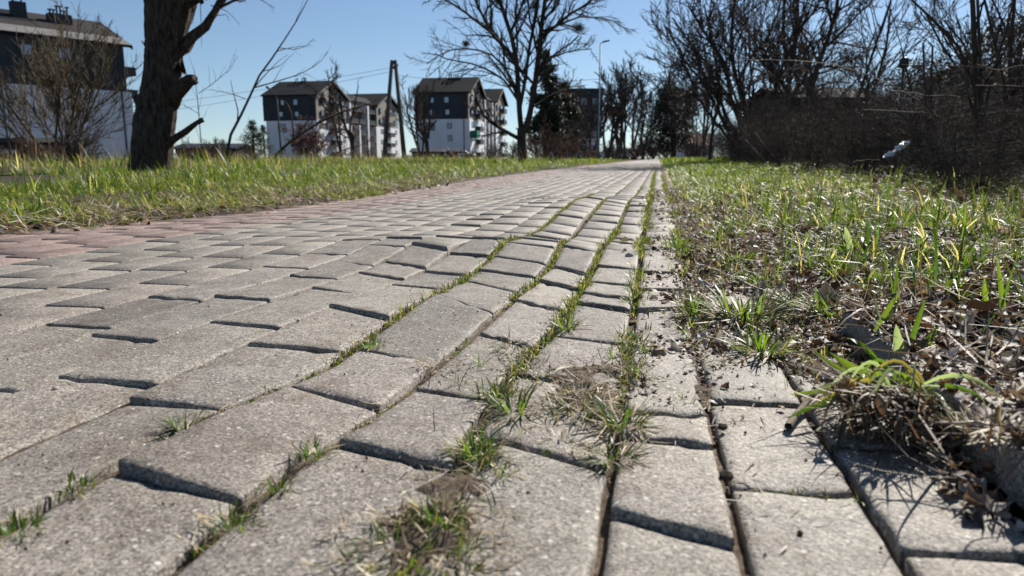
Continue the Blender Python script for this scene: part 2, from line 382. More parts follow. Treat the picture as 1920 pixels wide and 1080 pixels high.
def spawn(out, pts, rads, dirs, L, lvl, mx, pr, t0=None):
    n = len(pts); k = pr['kids'][lvl] if lvl < len(pr['kids']) else 3
    k = max(1, int(k * random.uniform(.75, 1.25) + .5)); t0 = pr.get('t0', .25) if t0 is None else t0
    for c in range(k):
        t = t0 + (1 - t0) * (c + random.random()) / k; f = t * (n - 1); i = min(int(f), n - 2); f -= i
        p = tuple(pts[i][q] * (1 - f) + pts[i + 1][q] * f for q in range(3)); r = rads[i] * (1 - f) + rads[i + 1] * f
        d = dirs[min(i + 1, n - 1)]; a = random.uniform(*pr.get('ang', (.5, 1.0)))
        q = norm((random.gauss(0, 1), random.gauss(0, 1), random.gauss(0, 1)))
        x = norm((d[1] * q[2] - d[2] * q[1], d[2] * q[0] - d[0] * q[2], d[0] * q[1] - d[1] * q[0]))
        nd = norm(tuple(d[m] * math.cos(a) + x[m] * math.sin(a) for m in range(3)))
        LL = L * random.uniform(*pr.get('ratio', (.45, .7))) * (1.1 - .5 * t)
        grow(out, p, nd, LL, max(pr['rmin'], r * pr.get('rr', .55)), lvl + 1, mx, pr)
def limb(out, pts, r0, r1, lvl, mx, pr, t0=.25, wob=.0):
    """a traced limb resampled to 9 points; then automatic side growth"""
    P = [np.array(p, float) for p in pts]
    seg = [np.linalg.norm(P[i + 1] - P[i]) for i in range(len(P) - 1)]; tot = sum(seg); Q = []
    for k in range(9):
        s = tot * k / 8; i = 0
        while i < len(seg) - 1 and s > seg[i]: s -= seg[i]; i += 1
        Q.append(tuple(P[i] + (P[i + 1] - P[i]) * min(1, s / seg[i]) + (rng.normal(0, wob, 3) if 0 < k < 8 else 0)))
    rr = [r0 + (r1 - r0) * k / 8 for k in range(9)]
    dirs = [norm(tuple(Q[min(k + 1, 8)][q] - Q[max(k - 1, 0)][q] for q in range(3))) for k in range(9)]
    out.setdefault(lvl, []).append((Q, rr))
    if pr is not None and lvl < mx: spawn(out, Q, rr, dirs, tot, lvl, mx, pr, t0)
def tree_from(out, root, trunk_mat, twig_mat, split=1, off=(0, 0, 0), names=('trunk', 'branches')):
    off = np.array(off)
    tr = [(np.array(p) - off, r) for l in out if l < split for p, r in out[l]]
    br = [(np.array(p) - off, r) for l in out if l >= split for p, r in out[l]]
    if tr:
        V, F = tubes(tr, 8); mesh_np(names[0], V, F, trunk_mat, root, smooth=True)
    if br:
        V, F = tubes(br, 3); mesh_np(names[1], V, F, twig_mat, root)
    return root
# ================================================================== GROUND
def spaced(segs):
    a = []
    for x0, x1, d in segs: a += list(np.arange(x0, x1, d))
    return np.array(sorted(set(np.round(a + [segs[-1][1]], 4))))
gx = spaced([(-1500, -300, 200), (-300, -60, 30), (-60, -12, 4), (-12, -5, .5), (-5, -2.1, .12), (-2.1, -1.8, .04), (-1.8, -.7, .06), (-.7, .5, .010), (.5, 1.6, .03), (1.6, 5, .15), (5, 12, .6), (12, 60, 5), (60, 300, 30), (300, 1500, 200)])
gy = spaced([(-200, -20, 30), (-20, 0, 2), (0, .3, .05), (.3, 1.6, .010), (1.6, 3.5, .03), (3.5, 8, .08), (8, 20, .4), (20, 60, 2), (60, 300, 15), (300, 2500, 200)])
X, Y = np.meshgrid(gx, gy, indexing='ij')
nx, ny = X.shape
V = np.stack([X, Y, gz(X, Y)], 2).reshape(-1, 3)
ii = np.arange(nx - 1)[:, None] * ny + np.arange(ny - 1)[None]
F = np.stack([ii, ii + ny, ii + ny + 1, ii + 1], 2).reshape(-1, 4)
tag(mesh_np('ground', V, F, M['ground'], smooth=True), kind='structure')

# ================================================================== PAVEMENT
bx_ = spaced([(XL + .02, -.7, .03), (-.7, XK - .005, .010)]); by_ = spaced([(.2, 1.6, .012), (1.6, 4, .04), (4, 26, .2)])
Xb, Yb = np.meshgrid(bx_, by_, indexing='ij'); Ib = np.arange(Xb.size).reshape(Xb.shape)
tag(mesh_np('bedding_sand', np.stack([Xb, Yb, gz(Xb, Yb) + .0008 - .0012 * (Xb < -.5) - .005 * (ga(Yb, 1.72, .45) + ga(Yb, 3.0, 1.2)) * ga(Xb, -.3, .6)], 2).reshape(-1, 3), np.stack([Ib[:-1, :-1], Ib[1:, :-1], Ib[1:, 1:], Ib[:-1, 1:]], 2).reshape(-1, 4), M['sand'], smooth=True), kind='structure')
def wig(y, seed, a=.004): return a * vn(y, np.full_like(np.asarray(y, float), seed * 3.1), 2.2, seed)
LN = [  # column lines: (y values, x values) measured on the photograph's ground plane
    ([0, .4, .6, 2.3, 5], [.142, .140, .136, .166, .150]),
    ([0, .4, .8, 2.1, 5], [.056, .054, .048, .066, .05]),
    ([0, .35, 1.0, 2.4, 8], [-.024, -.025, -.028, -.036, -.05]),
    ([0, .4, .5, .7, .9, 1.4, 9], [-.121, -.122, -.137, -.137, -.12, -.124, -.122]),
    ([0, .3, .45, .5, .6, .86, 1.5, 2.2, 6], [-.249, -.249, -.25, -.238, -.226, -.218, -.216, -.245, -.244]),
    ([0, .3, .47, .67, .96, 2.1, 4.4, 9], [-.377, -.377, -.374, -.335, -.348, -.37, -.38, -.37]),
    ([0, .8, 1.3, 9], [-.478, -.462, -.462, -.475])]
def line(i):
    if i == -1: return lambda y: np.full_like(np.asarray(y, float), XK - .004)
    if i < len(LN): return lambda y: np.interp(y, *LN[i]) + wig(y, i + 1, .0015)
    x = -.475 - .1065 * (i - 6)
    return lambda y: x + wig(y, i + 1) + np.interp(y, [0, .8, 2], [0, 0, 0])
NC = 20
GAP = {-1: .005, 0: .004, 1: .0045, 2: .004, 3: .008, 4: .009, 5: .008, 6: .0025}
def gapw(i, y):
    g = GAP.get(i, .0012)
    if i in (2, 3, 4): g = g + .004 * np.interp(y, [.4, .9, 2.5], [0, 1, 1])
    return g
JP = {
    0: [(1715, 1040, 1920, 1045, 3), (1560, 838, 1770, 845, 5)],
    1: [(1370, 914, 1590, 924, 0), (1335, 752, 1490, 760, 4), (1290, 640, 1400, 642, 0)],
    2: [(1130, 965, 1395, 1030, 7), (1190, 820, 1340, 840, 4), (1180, 772, 1325, 776, .5), (1180, 640, 1290, 634, 1), (1215, 508, 1262, 511, 1), (1220, 474, 1265, 478, 3)],
    3: [(885, 812, 1132, 882, 1), (960, 705, 1165, 735, 1), (1045, 632, 1175, 645, 1), (1090, 569, 1151, 583, 2), (1103, 546, 1170, 558, 1), (1115, 522, 1173, 531, 5), (1136, 474, 1190, 479, 2), (1150, 440, 1200, 444, 1)],
    4: [(640, 830, 850, 882, 6), (765, 730, 905, 748, 0), (885, 628, 1040, 655, 5), (1003, 519, 1070, 534, 1), (1027, 493, 1080, 509, 7), (1055, 449, 1115, 457, 3), (1087, 421, 1133, 424, 2), (1130, 386, 1165, 393, 5)],
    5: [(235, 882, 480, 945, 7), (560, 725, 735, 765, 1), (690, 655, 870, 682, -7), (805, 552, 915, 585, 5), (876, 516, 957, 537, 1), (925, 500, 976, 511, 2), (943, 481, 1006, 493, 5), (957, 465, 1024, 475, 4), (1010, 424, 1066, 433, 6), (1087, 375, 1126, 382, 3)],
    6: [(607, 582, 720, 602, 12), (735, 528, 810, 534, 1), (842, 477, 914, 482, 6)],
    7: [(145, 714, 290, 724, 4), (391, 608, 517, 622, 5), (558, 536, 643, 547, 3), (665, 504, 747, 514, 2.5), (735, 486, 810, 496, 4), (763, 466, 842, 477, 7)],
    8: [(165, 628, 290, 642, 6), (366, 555, 476, 564, 6), (517, 512, 602, 517, 2), (616, 486, 693, 493, 3)],
    9: [(137, 550, 235, 557, 3), (475, 497, 555, 500, 3)]}
PV = []; PF = []; PC = []; pb = 0
def paver(fx0, fx1, g0, g1, ya, yb, yc, yd, lift, back, tilt, colr, lod, roll=0):
    """ya,yb: near joint y at left,right; yc,yd: far joint y. g = half gaps"""
    global pb
    if lod == 0:
        e = .0026; s = np.concatenate([[0, .012, .05], np.linspace(.14, .86, 7), [.95, .988, 1]]); tt = np.concatenate([[0, .008, .03], np.linspace(.1, .9, 11), [.97, .992, 1]])
    elif lod == 1: e = .003; s = np.array([0, .03, .5, .97, 1]); tt = np.array([0, .015, .35, .65, .985, 1])
    else: e = .003; s = np.array([0, .035, .965, 1]); tt = np.array([0, .02, .98, 1])
    yl = ya + (yc - ya) * tt; yr = yb + (yd - yb) * tt
    YY = yl[None] * (1 - s[:, None]) + yr[None] * s[:, None]
    x0 = fx0(YY) + g0; x1 = fx1(YY) - g1
    XX = x0 * (1 - s[:, None]) + x1 * s[:, None]
    ed = np.minimum(np.minimum(s, 1 - s)[:, None] * .1, np.minimum(tt, 1 - tt)[None] * (yc - ya))
    dz = -e * np.clip(1 - ed / .0030, 0, 1) ** 1.4
    ym = (ya + yc) / 2; xm = float(np.mean(XX)); ln = max(.05, yc - ya)
    zc = base(np.array([xm] * 2), np.array([ya, yc]))
    xl_, xr_ = float(XX[0].mean()), float(XX[-1].mean()); zx = base(np.array([xl_, xr_]), np.array([ym, ym]))
    zz = zc[0] + (zc[1] - zc[0]) * tt[None] + (zx[1] - zx[0]) / max(.02, xr_ - xl_) * (XX - xm) + (0 if yc - ya < .4 else base(XX, YY) - base(np.full_like(XX, xm), YY))
    zz = zz + lift * (1 - tt[None]) + back * tt[None] + roll * (s[:, None] - .5) + dz
    if lod == 0:
        cr = 1.0 * (ed < .0006)
        XX = XX + cr * .0012 * vn(XX * 1.0, YY, 90, 3); YY = YY + cr * .0014 * vn(XX, YY, 80, 4)
        zz = zz + .0006 * fbm(XX, YY, 55, 6, 2) - np.clip(vn(XX, YY, 45, 12) - .40, 0, 1) * .006 * (ed < .007)
        for (a, b_) in ((0, 0), (0, -1), (-1, 0), (-1, -1)):
            XX[a, b_] += .0022 * (1 if a == 0 else -1); YY[a, b_] += .0022 * (1 if b_ == 0 else -1); zz[a, b_] -= .0012
    n1, n2 = XX.shape
    V = np.stack([XX, YY, zz], 2).reshape(-1, 3)
    I = np.arange(n1 * n2).reshape(n1, n2)
    F = np.stack([I[:-1, :-1], I[1:, :-1], I[1:, 1:], I[:-1, 1:]], 2).reshape(-1, 4)
    rim = np.concatenate([I[:, 0], I[-1, 1:], I[-2::-1, -1], I[0, -2:0:-1]])
    Vb = V[rim].copy(); Vb[:, 2] = np.minimum(Vb[:, 2] - .03, Vb[:, 2].min() - .02)
    k = len(rim); q = np.arange(k); q2 = (q + 1) % k
    Fs = np.stack([rim[q2], rim[q], n1 * n2 + q, n1 * n2 + q2], 1)
    V = np.concatenate([V, Vb]); F = np.concatenate([F, Fs])
    PV.append(V); PF.append(F + pb); PC.append(np.tile(colr, (len(V), 1))); pb += len(V)
GREYP = np.array([.288, .258, .220]); REDP = np.array([.300, .218, .188])
YEND = 26.0; CROSS = []
for c in range(NC):
    fx1 = line(c - 1); fx0 = line(c)
    if c == NC - 1: fx0 = lambda y: np.full_like(np.asarray(y, float), XL) + wig(y, 40, .008)
    js = []
    for (u0, v0, u1, v1, lf) in JP.get(c, []):
        js.append((G(u0, v0)[1], G(u1, v1)[1], lf))
    js.sort(); fill = []
    for k in range(len(js) - 1):
        gp_ = js[k + 1][0] - js[k][0]; nn = max(1, int(round(gp_ / .2))) if gp_ > .36 else 1
        for q_ in range(1, nn):
            f_ = q_ / nn; fill.append((js[k][0] + gp_ * f_, js[k][1] + (js[k + 1][1] - js[k][1]) * f_ + random.gauss(0, .004), random.choice([0, .5, 1, 2, 4])))
    js = sorted(js + fill)
    y0 = js[0][0] if js else .5 + random.random() * .2
    d = y0
    while d > .05: d -= .2; js.insert(0, (d + random.gauss(0, .004), d - .004 + random.gauss(0, .004), random.choice([0, 1, 3])))
    while js[-1][0] < YEND:
        far = js[-1][0]
        st = .2 + random.gauss(0, .004) if far < 9 else .2
        if random.random() < .05 and far < 9: st = .12
        lf = random.choice([-.5, 0, .3, .6, 1, 2, 3, 4])
        if c > 8 and far < 3: lf = random.choice([-.5, 0, 0, .3, .8, 1.5, 2.5, 3.2])
        js.append((far + st, (js[-1][1] + st) * .6 + (far + st) * .4 + random.gauss(0, .003), lf))
    for k in range(len(js) - 1):
        a, b_ = js[k], js[k + 1]; ym = (a[0] + b_[0]) / 2
        if ym < .12: continue
        jg = .0028 if c > 6 else .0035
        ln = b_[0] - a[0]
        cc = (REDP if c >= 15 else GREYP) * (1 + random.gauss(0, .075)) * (1 + np.array([random.gauss(0, .006) for _ in range(3)]))
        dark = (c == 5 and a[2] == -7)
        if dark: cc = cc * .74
        elif random.random() < .04: cc = cc * .82
        if 1 <= c <= 6 and ym < 4 and a[2] < 2.5: CROSS.append((c, a[0], a[1]))
        lift = a[2] * (.00075 if ym < .9 and c < 8 else .00046); back = -.0008 if not dark else .003
        if 1.2 < ym < 1.9 and c in (6,) and random.random() < .5: cc = cc * .8
        if 1.1 < ym < 4.2 and c < 9:
            lift += random.choice([0, 0, .001, .003, .005, -.001]); back += random.choice([0, 0, -.001, .002])
        lod = 0 if ym < 1.7 and c < 10 else (1 if ym < 4 else 2)
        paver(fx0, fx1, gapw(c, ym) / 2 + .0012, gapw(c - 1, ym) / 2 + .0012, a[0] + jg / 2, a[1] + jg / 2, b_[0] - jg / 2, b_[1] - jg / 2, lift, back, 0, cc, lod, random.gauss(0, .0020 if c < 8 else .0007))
PVm = np.concatenate(PV); PFm = np.concatenate(PF); PCm = np.concatenate(PC)
# far part of the pavement as one sheet
fy = spaced([(YEND, 60, 2), (60, 340, 20)]); fxs = np.linspace(XL, XK, 6)
Xf, Yf = np.meshgrid(fxs, fy, indexing='ij'); Vf = np.stack([Xf, Yf, base(Xf, Yf) * np.clip((60 - Yf) / 30, 0, 1) + .006], 2).reshape(-1, 3)
If = np.arange(Xf.size).reshape(Xf.shape); Ff = np.stack([If[:-1, :-1], If[1:, :-1], If[1:, 1:], If[:-1, 1:]], 2).reshape(-1, 4)
Cf = np.where((Vf[:, :1] < -1.39), REDP, GREYP)
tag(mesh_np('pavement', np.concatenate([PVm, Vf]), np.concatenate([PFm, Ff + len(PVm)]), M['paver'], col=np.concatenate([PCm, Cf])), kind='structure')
# kerb stones on the right
KV = []; KF = []; KC = []; kb = 0
yk = .02; kp = PV; PV, PF, PC, pb = [], [], [], 0
while yk < 26:
    cc = np.array([.24, .222, .195]) * (1 + random.gauss(0, .05)); L_ = 1.0 if yk > .5 else .90
    hk = .034 + random.gauss(0, .002) - (.030 if yk > .75 else 0)
    paver(lambda y: np.full_like(np.asarray(y, float), XK + .002), lambda y: np.full_like(np.asarray(y, float), XK + .062), 0, 0, yk + .003, yk + .003, yk + L_ - .003, yk + L_ - .003, hk, hk + random.gauss(0, .002), 0, cc, 0 if yk < 1.5 else 1)
    V_ = PV[-1]; yk += L_
# lift() in paver bends the front; flatten by rebuilding z from the profile
tag(mesh_np('kerb', np.concatenate(PV), np.concatenate(PF), M['paver'], col=np.concatenate(PC)), kind='structure')

def sm(V, x, y):  # surface height incl. blocks (approx.)
    return np.maximum(gz(x, y), np.where((x > XL) & (x < XK), base(np.clip(x, XL, XK), y), -1))
def top(x, y):
    x = np.asarray(x, float); y = np.asarray(y, float)
    z = gz(x, y); inp = (x > XL) & (x < XK)
    z = np.where(inp, np.maximum(z, base(x, y)), z)
    ink = (x >= XK) & (x < XK + .064)
    return np.where(ink, base(np.full_like(x, XK), y) + .034 - .030 * (y > .93), z)

# soil and crumbs lying over the blocks and along the kerb
def mask_soil(x, y):
    m = 1.25 * ga(x, .21, .085) * ga(y, 1.15, .38) + .8 * ga(x, .17, .09) * ga(y, 1.7, .5) + .9 * ga(x, .2, .07) * ga(y, 2.0, .8) + .85 * ga(x, .19, .03) * ga(y, .7, .12)
    m = m + .95 * ga(x, -.045, .05) * ga(y, .625, .075) + .85 * ga(x, -.125, .032) * ga(y, .40, .10) + .55 * ga(x, -.155, .04) * ga(y, .72, .03)
    m = m + .55 * ga(x, .065, .03) * ga(y, 1.15, .5) + .5 * ga(x, .13, .1) * np.clip((y - 2.2) / 1, 0, 1)
    m = m + .5 * ga(x, -.19, .025) * ga(y, .665, .03) + .75 * ga(x, -.075, .05) * ga(y, .70, .07) + .75 * np.clip((x + .03) / .14, 0, 1) * np.clip((y - 1.2) / .8, 0, 1)
    return m
sx = np.arange(-.28, .42, .0035); sy = np.concatenate([np.arange(.3, 1.6, .004), np.arange(1.6, 4, .02), np.arange(4, 30, .15)])
def soil_h(x, y):
    b = base(np.clip(x, XL, XK), y)
    mk = mask_soil(x, y); h = b - .007 + .0125 * np.clip(mk + .42 * fbm(x, y, 16, 3) + .16 * fbm(x, y, 60, 5, 2) - .18, -.6, 1.1) + .0022 * fbm(x, y, 120, 8, 2) * np.clip(mk * 2, 0, 1)
    t = np.clip((x - .13 + .05 * fbm(x, y, 4, 44)) / .24, 0, 1); t = t * t * (3 - 2 * t) * np.clip((y - .82) / .2, 0, 1)
    return h * (1 - t) + np.maximum(h, b + .030 + .006 * fbm(x, y, 20, 2, 2) + .010 * fbm(x, y, 5, 71)) * t
Xs, Ys = np.meshgrid(sx, sy, indexing='ij')
hs = soil_h(Xs, Ys)
Vs = np.stack([Xs, Ys, hs], 2).reshape(-1, 3); Is = np.arange(Xs.size).reshape(Xs.shape)
Fs_ = np.stack([Is[:-1, :-1], Is[1:, :-1], Is[1:, 1:], Is[:-1, 1:]], 2)
keep = (hs[:-1, :-1] - base(np.clip(Xs, XL, XK), Ys)[:-1, :-1]) > -.005
tag(mesh_np('loose_soil', Vs, Fs_[keep].reshape(-1, 4), M['sand'], smooth=True), kind='structure')
def soilz(x, y):
    return np.maximum(top(x, y), soil_h(x, y) * (x < .42) - 9 * (x >= .42))

# ================================================================== GRASS AND LITTER (stuff)
def scatter(n, x0, x1, y0, y1, dens=None):
    x = rng.uniform(x0, x1, n); y = rng.uniform(y0, y1, n)
    if dens is not None:
        k = rng.random(n) < dens(x, y); x, y = x[k], y[k]
    return x, y
def tuftize(x, y, m, spread):
    """turn each point into m points round it"""
    n = len(x); a = rng.uniform(0, 2 * np.pi, (n, m)); r = spread * np.sqrt(rng.random((n, m)))
    return (x[:, None] + r * np.cos(a)).ravel(), (y[:, None] + r * np.sin(a)).ravel(), a.ravel()
parts = []
def field(n, x0, x1, y0, y1, m, L, W, spread, dens=None, dry=.1, lean=.25, curl=.6, sink=.0, cols=None):
    x, y = scatter(n, x0, x1, y0, y1, dens)
    px, py, az = tuftize(x, y, m, spread)
    k = len(px); hs_ = np.repeat(np.clip(rng.normal(1, .28, len(x)), .4, 1.9), m)
    P = np.stack([px, py, (gz(px, py) if x1 <= 0 else gr(px, py)) - sink], 1)
    return blades(P, np.clip(rng.normal(L, L * .3, k) * hs_, L * .25, L * 2), W * rng.uniform(.6, 1.3, k), az + rng.normal(0, .8, k),
                  np.abs(rng.normal(lean, .25, k)), rng.normal(curl, .5, k), grass_cols(k, dry) if cols is None else pal(k, cols))
edge_l = lambda x, y: np.clip((XL + .03 - x + .10 * fbm(x, y, 5, 2)) / .12, 0, 1) * np.clip(.55 + 1.3 * fbm(x, y, 2.6, 6), .1, 1)
patch = lambda x, y: edge_l(x, y) * np.clip(.35 + 1.9 * fbm(x, y, 1.3, 21), .05, 1)
L1_ = [field(17000, -4.2, XL + .08, 1.0, 6, 9, .048, .0036, .028, edge_l, .24, .6, 1.2),
       field(1700, -4.2, -2.0, 1.0, 6, 9, .085, .0048, .03, patch, .1, .35, 1.2),
       field(380, -4.2, -2.3, 1.0, 6, 8, .135, .006, .03, patch, .2, .2, .8),
       field(12000, -7.5, XL + .06, 6, 16, 7, .065, .0055, .05, edge_l, .16, .5, 1.1),
       field(2200, -7.5, -2.4, 6, 16, 7, .115, .007, .05, patch, .1, .25, .8),
       field(6000, -14, XL + .04, 16, 45, 6, .13, .013, .12, edge_l, .12, .2, .5),
       field(3000, -24, -6, 5, 45, 6, .2, .012, .12, None, .35, .2, .5)]
V, F, C = join(L1_); tag(mesh_np('verge_grass', V, F, M['leafm'], col=C), 'lush green grass on the verge beyond the red edge of the path', 'grass', kind='stuff')
# flattened straw along the left edge
x, y = scatter(9000, -2.75, XL + .06, .9, 7, lambda x, y: ga(x, -2.0, .3) * (.4 + .6 * (fbm(x, y, 3, 4) > 0)))
P = np.stack([x, y, gz(x, y) + rng.uniform(.004, .03, len(x))], 1)
V, F, C = blades(P, rng.uniform(.04, .12, len(x)), rng.uniform(.002, .0045, len(x)), None, rng.normal(1.45, .2, len(x)), rng.normal(.2, .6, len(x)), pal(len(x), STRAW + [(.6, .54, .38)]))
x, y = scatter(1200, -2.6, XL + .1, 1.0, 6, lambda x, y: ga(x, -2.0, .25))
V2, F2, C2 = leaves(np.stack([x, y, gz(x, y) + .008], 1), rng.uniform(.012, .03, len(x)), pal(len(x), BROWN))
V, F, C = join([(V, F, C), (V2, F2, C2)])
tag(mesh_np('dry_straw', V, F, M['dryl'], col=C), 'flattened dry straw along the left edge of the path', 'straw', kind='stuff')
# right verge
er = lambda x, y: np.clip((x - .27 + .10 * np.clip((y - 1) / 1.5, 0, 1) + .10 * fbm(x, y, 6, 3)) / .12, 0, 1) * (.25 + .75 * (fbm(x, y, 3.2, 12) > -.15)) * np.clip(1.9 - x, .15, 1)
ern = lambda x, y: er(x, y) * np.clip((y - .7) / .4, .2, 1)
def gr(x, y): return np.maximum(gz(x, y), np.where(x < .42, soil_h(x, y), -1))
erc = lambda x, y: np.clip((x - .24 + .12 * np.clip((y - .9) / 1.2, 0, 1) + .12 * fbm(x, y, 7, 3)) / .08, 0, 1) * np.clip(.48 + .3 * ga(x, .38, .14) * ga(y, 1.15, .35) + 1.9 * fbm(x, y, 6, 61), .04, 1)
er2 = lambda x, y: er(x, y) * np.clip(.45 + 1.5 * fbm(x, y, 2.4, 31), .04, 1)
Rg = [field(4200, .12, 1.6, .7, 2.4, 10, .034, .0026, .014, erc, .10, .45, 1.1),
      field(760, .22, 1.8, .72, 2.6, 7, .078, .0044, .016, erc, .12, .35, 1.0),
      field(12500, .05, 2.0, 2.0, 6, 9, .040, .0036, .028, er, .2, .5, 1.1),
      field(520, .3, 2.0, 2.0, 6, 7, .085, .0046, .03, er2, .2, .3, .9),
      field(15000, .05, 2.2, 6, 20, 7, .06, .0070, .06, er, .05, .5, 1.0),
      field(3000, .16, 4.0, 20, 60, 6, .12, .016, .12, None, .12, .2, .5)]
V, F, C = join(Rg); tag(mesh_np('roadside_grass', V, F, M['leafm'], col=C), 'patchy sunlit grass on the bank right of the kerb', 'grass', kind='stuff')
# litter right
def litter(n, x0, x1, y0, y1, dens, smin, smax, z=.004):
    x, y = scatter(n, x0, x1, y0, y1, dens)
    return leaves(np.stack([x, y, soilz(x, y) + rng.uniform(.001, z * 2, len(x))], 1), rng.uniform(smin, smax, len(x)), pal(len(x), BROWN, [.25, .25, .15, .2, .15]), .35, 1.1)
dl = lambda x, y: np.clip((x - .16 + .1 * fbm(x, y, 9, 3)) / .1, 0, 1)
Lt = [litter(900, .19, .30, .42, .95, None, .003, .010, .004), litter(9000, -.03, .26, .8, 5, lambda x, y: np.clip((x + .04 + .10 * fbm(x, y, 6, 18)) / .24, .02, 1), .002, .010, .003), litter(110, -.08, .3, .95, 4, None, .009, .016, .004),
      litter(19000, .06, 1.8, .5, 2.3, dl, .003, .013, .006), litter(260, .2, 1.8, .7, 2.3, dl, .015, .026, .006), litter(7000, .15, 2.2, 2.2, 7, dl, .008, .02, .006),
      litter(7000, -.02, .24, .62, 1.9, lambda x, y: np.clip(mask_soil(x, y) * 1.2, 0, 1)  , .0015, .0055, .002), litter(6000, .9, 5, 2, 14, None, .012, .03, .02)]
x, y = scatter(8500, .14, 1.8, .5, 3.2, dl)
xk = rng.uniform(.19, .30, 170); yk_ = rng.uniform(.46, .95, 170); x = np.append(x, xk); y = np.append(y, yk_)
P = np.stack([x, y, soilz(x, y) + rng.uniform(.002, .022, len(x))], 1)
Lt.append(blades(P, rng.uniform(.03, .13, len(x)), rng.uniform(.0008, .0026, len(x)), None, rng.normal(1.5, .25, len(x)), rng.normal(.1, 1.1, len(x)), pal(len(x), [(.30, .235, .13), (.20, .145, .08), (.40, .34, .22)] + BROWN[:4])))
V, F, C = join(Lt); tag(mesh_np('leaf_litter', V, F, M['dryl'], col=C), 'dead leaves and straw littering the soil right of the kerb', 'leaf litter', kind='stuff')
# grass in the joints
Jp = []; Js = []
def joint_grass(i, y0, y1, per_m, amp, seed, L=.014, spread=.005, bias=0):
    f = line(i); n = int((y1 - y0) * per_m); y = rng.uniform(y0, y1, n)
    k = (1.35 * fbm(y, np.full(n, seed * 2.3), 7, seed, 3) + bias * .6) > rng.uniform(-.4, .4, n); y = y[k]; x = f(y) + rng.normal(0, spread * .5, len(y))
    m = 9; px, py, az = tuftize(x, y, m, spread); kk = len(px)
    hs_ = np.repeat(np.clip(rng.normal(1, .3, len(x)), .5, 2), m)
    P = np.stack([px, py, base(px, py) - .006], 1)
    Jp.append(blades(P, rng.uniform(.4, 1.3, kk) * L * hs_ * amp * np.interp(py, [.8, 1.2, 2.5, 4], [.66, .85, .85, .62]), rng.uniform(.0009, .0019, kk) * (1 + py * .25), az + rng.normal(0, .6, kk), np.abs(rng.normal(.45, .3, kk)), rng.normal(.8, .5, kk),
                     pal(kk, [(.05, .09, .012), (.075, .115, .016), (.12, .15, .022), (.26, .20, .09), (.40, .33, .18), (.05, .05, .018)], [.24, .24, .16, .14, .10, .12])))
    m2 = len(x); P2 = np.stack([x + rng.normal(0, .006, m2), y, base(x, y) + .0008], 1)
    Js.append(blades(P2, rng.uniform(.006, .03, m2), rng.uniform(.0006, .0015, m2), None, rng.normal(1.5, .1, m2), rng.normal(0, .5, m2), pal(m2, STRAW)))
joint_grass(5, .30, .46, 260, .8, 1, .010, bias=.6); joint_grass(5, .46, .9, 260, .9, 2, .011, bias=.6)
joint_grass(5, .9, 4.4, 340, 1.15, 3, .013, .008, bias=1.3)
joint_grass(4, .32, .66, 280, .8, 4, .010, bias=.7); joint_grass(4, .75, 2.2, 300, 1.0, 5, .012, .008, bias=.9); joint_grass(4, 2.2, 5.0, 130, 1.1, 6, .012, .007, bias=-.1)
joint_grass(3, .37, .55, 150, .8, 7, bias=-.1); joint_grass(3, .62, 2.4, 300, 1.3, 8, .016, .008, bias=.5); joint_grass(3, 2.4, 6, 110, 1.1, 9, .012, .008, bias=-.1)
joint_grass(2, .62, 3.0, 300, 1.4, 10, .016, .014, bias=.6); joint_grass(2, 3, 14, 100, 2.0, 11, .018, .012, bias=.5)
joint_grass(1, .85, 3.0, 280, 1.5, 12, .017, .018, bias=.6); joint_grass(0, .95, 4, 300, 1.8, 13, .02, .028, bias=.6); joint_grass(1, 3, 9, 100, 1.8, 14, .02, .014, bias=.1)
joint_grass(6, 1.35, 1.6, 60, .8, 15, bias=-.2); joint_grass(0, 4, 14, 120, 2.2, 16, .022, .03, bias=.3)
for (c_, ya_, yb_) in CROSS:
    if random.random() < .35: continue
    xa_, xb_ = float(line(c_)(ya_)), float(line(c_ - 1)(yb_)); n_ = random.randint(2, 14); t_ = np.clip(rng.normal(rng.uniform(.1, .9), .25, n_), 0, 1)
    px, py, az = tuftize(xa_ + (xb_ - xa_) * t_, ya_ + (yb_ - ya_) * t_, 7, .003); kk = len(px)
    Jp.append(blades(np.stack([px, py, base(px, py) - .006], 1), rng.uniform(.004, .013, kk), rng.uniform(.0008, .0016, kk), az, np.abs(rng.normal(.6, .3, kk)), rng.normal(.9, .5, kk), pal(kk, [(.05, .08, .012), (.075, .11, .016), (.30, .24, .11), (.16, .10, .05)])))
V, F, C = join(Jp); tag(mesh_np('joint_grass', V, F, M['leafm'], col=C), 'thin rows of short grass growing in the joints between the paving blocks', 'grass', kind='stuff')
x, y = scatter(6500, -.26, .1, .33, 1.2, lambda x, y: np.clip(mask_soil(x, y), 0, 1))
Js.append(blades(np.stack([x, y, soilz(x, y) + .001], 1), rng.uniform(.006, .03, len(x)), rng.uniform(.0006, .0015, len(x)), None, rng.normal(1.5, .15, len(x)), rng.normal(0, .6, len(x)), pal(len(x), STRAW + BROWN)))
V, F, C = join(Js); tag(mesh_np('straw_bits', V, F, M['dryl'], col=C), 'bits of dead straw lying in and beside the paving joints', 'straw', kind='stuff')
x, y = scatter(2600, -.24, .24, .33, 1.8, lambda x, y: np.clip(mask_soil(x, y) - .12, 0, 1) * (fbm(x, y, 14, 55) > -.1))
px, py, az = tuftize(x, y, 12, .007); k = len(px)
V, F, C = blades(np.stack([px, py, soilz(px, py) - .002], 1), rng.uniform(.005, .02, k), rng.uniform(.0008, .0017, k), az + rng.normal(0, .6, k), np.abs(rng.normal(.6, .35, k)), rng.normal(.9, .5, k), pal(k, GREEN[:4] + STRAW[:2]))
tag(mesh_np('patch_grass', V, F, M['leafm'], col=C), 'sparse short grass sprouting from the soil lying on the paving', 'grass', kind='stuff')
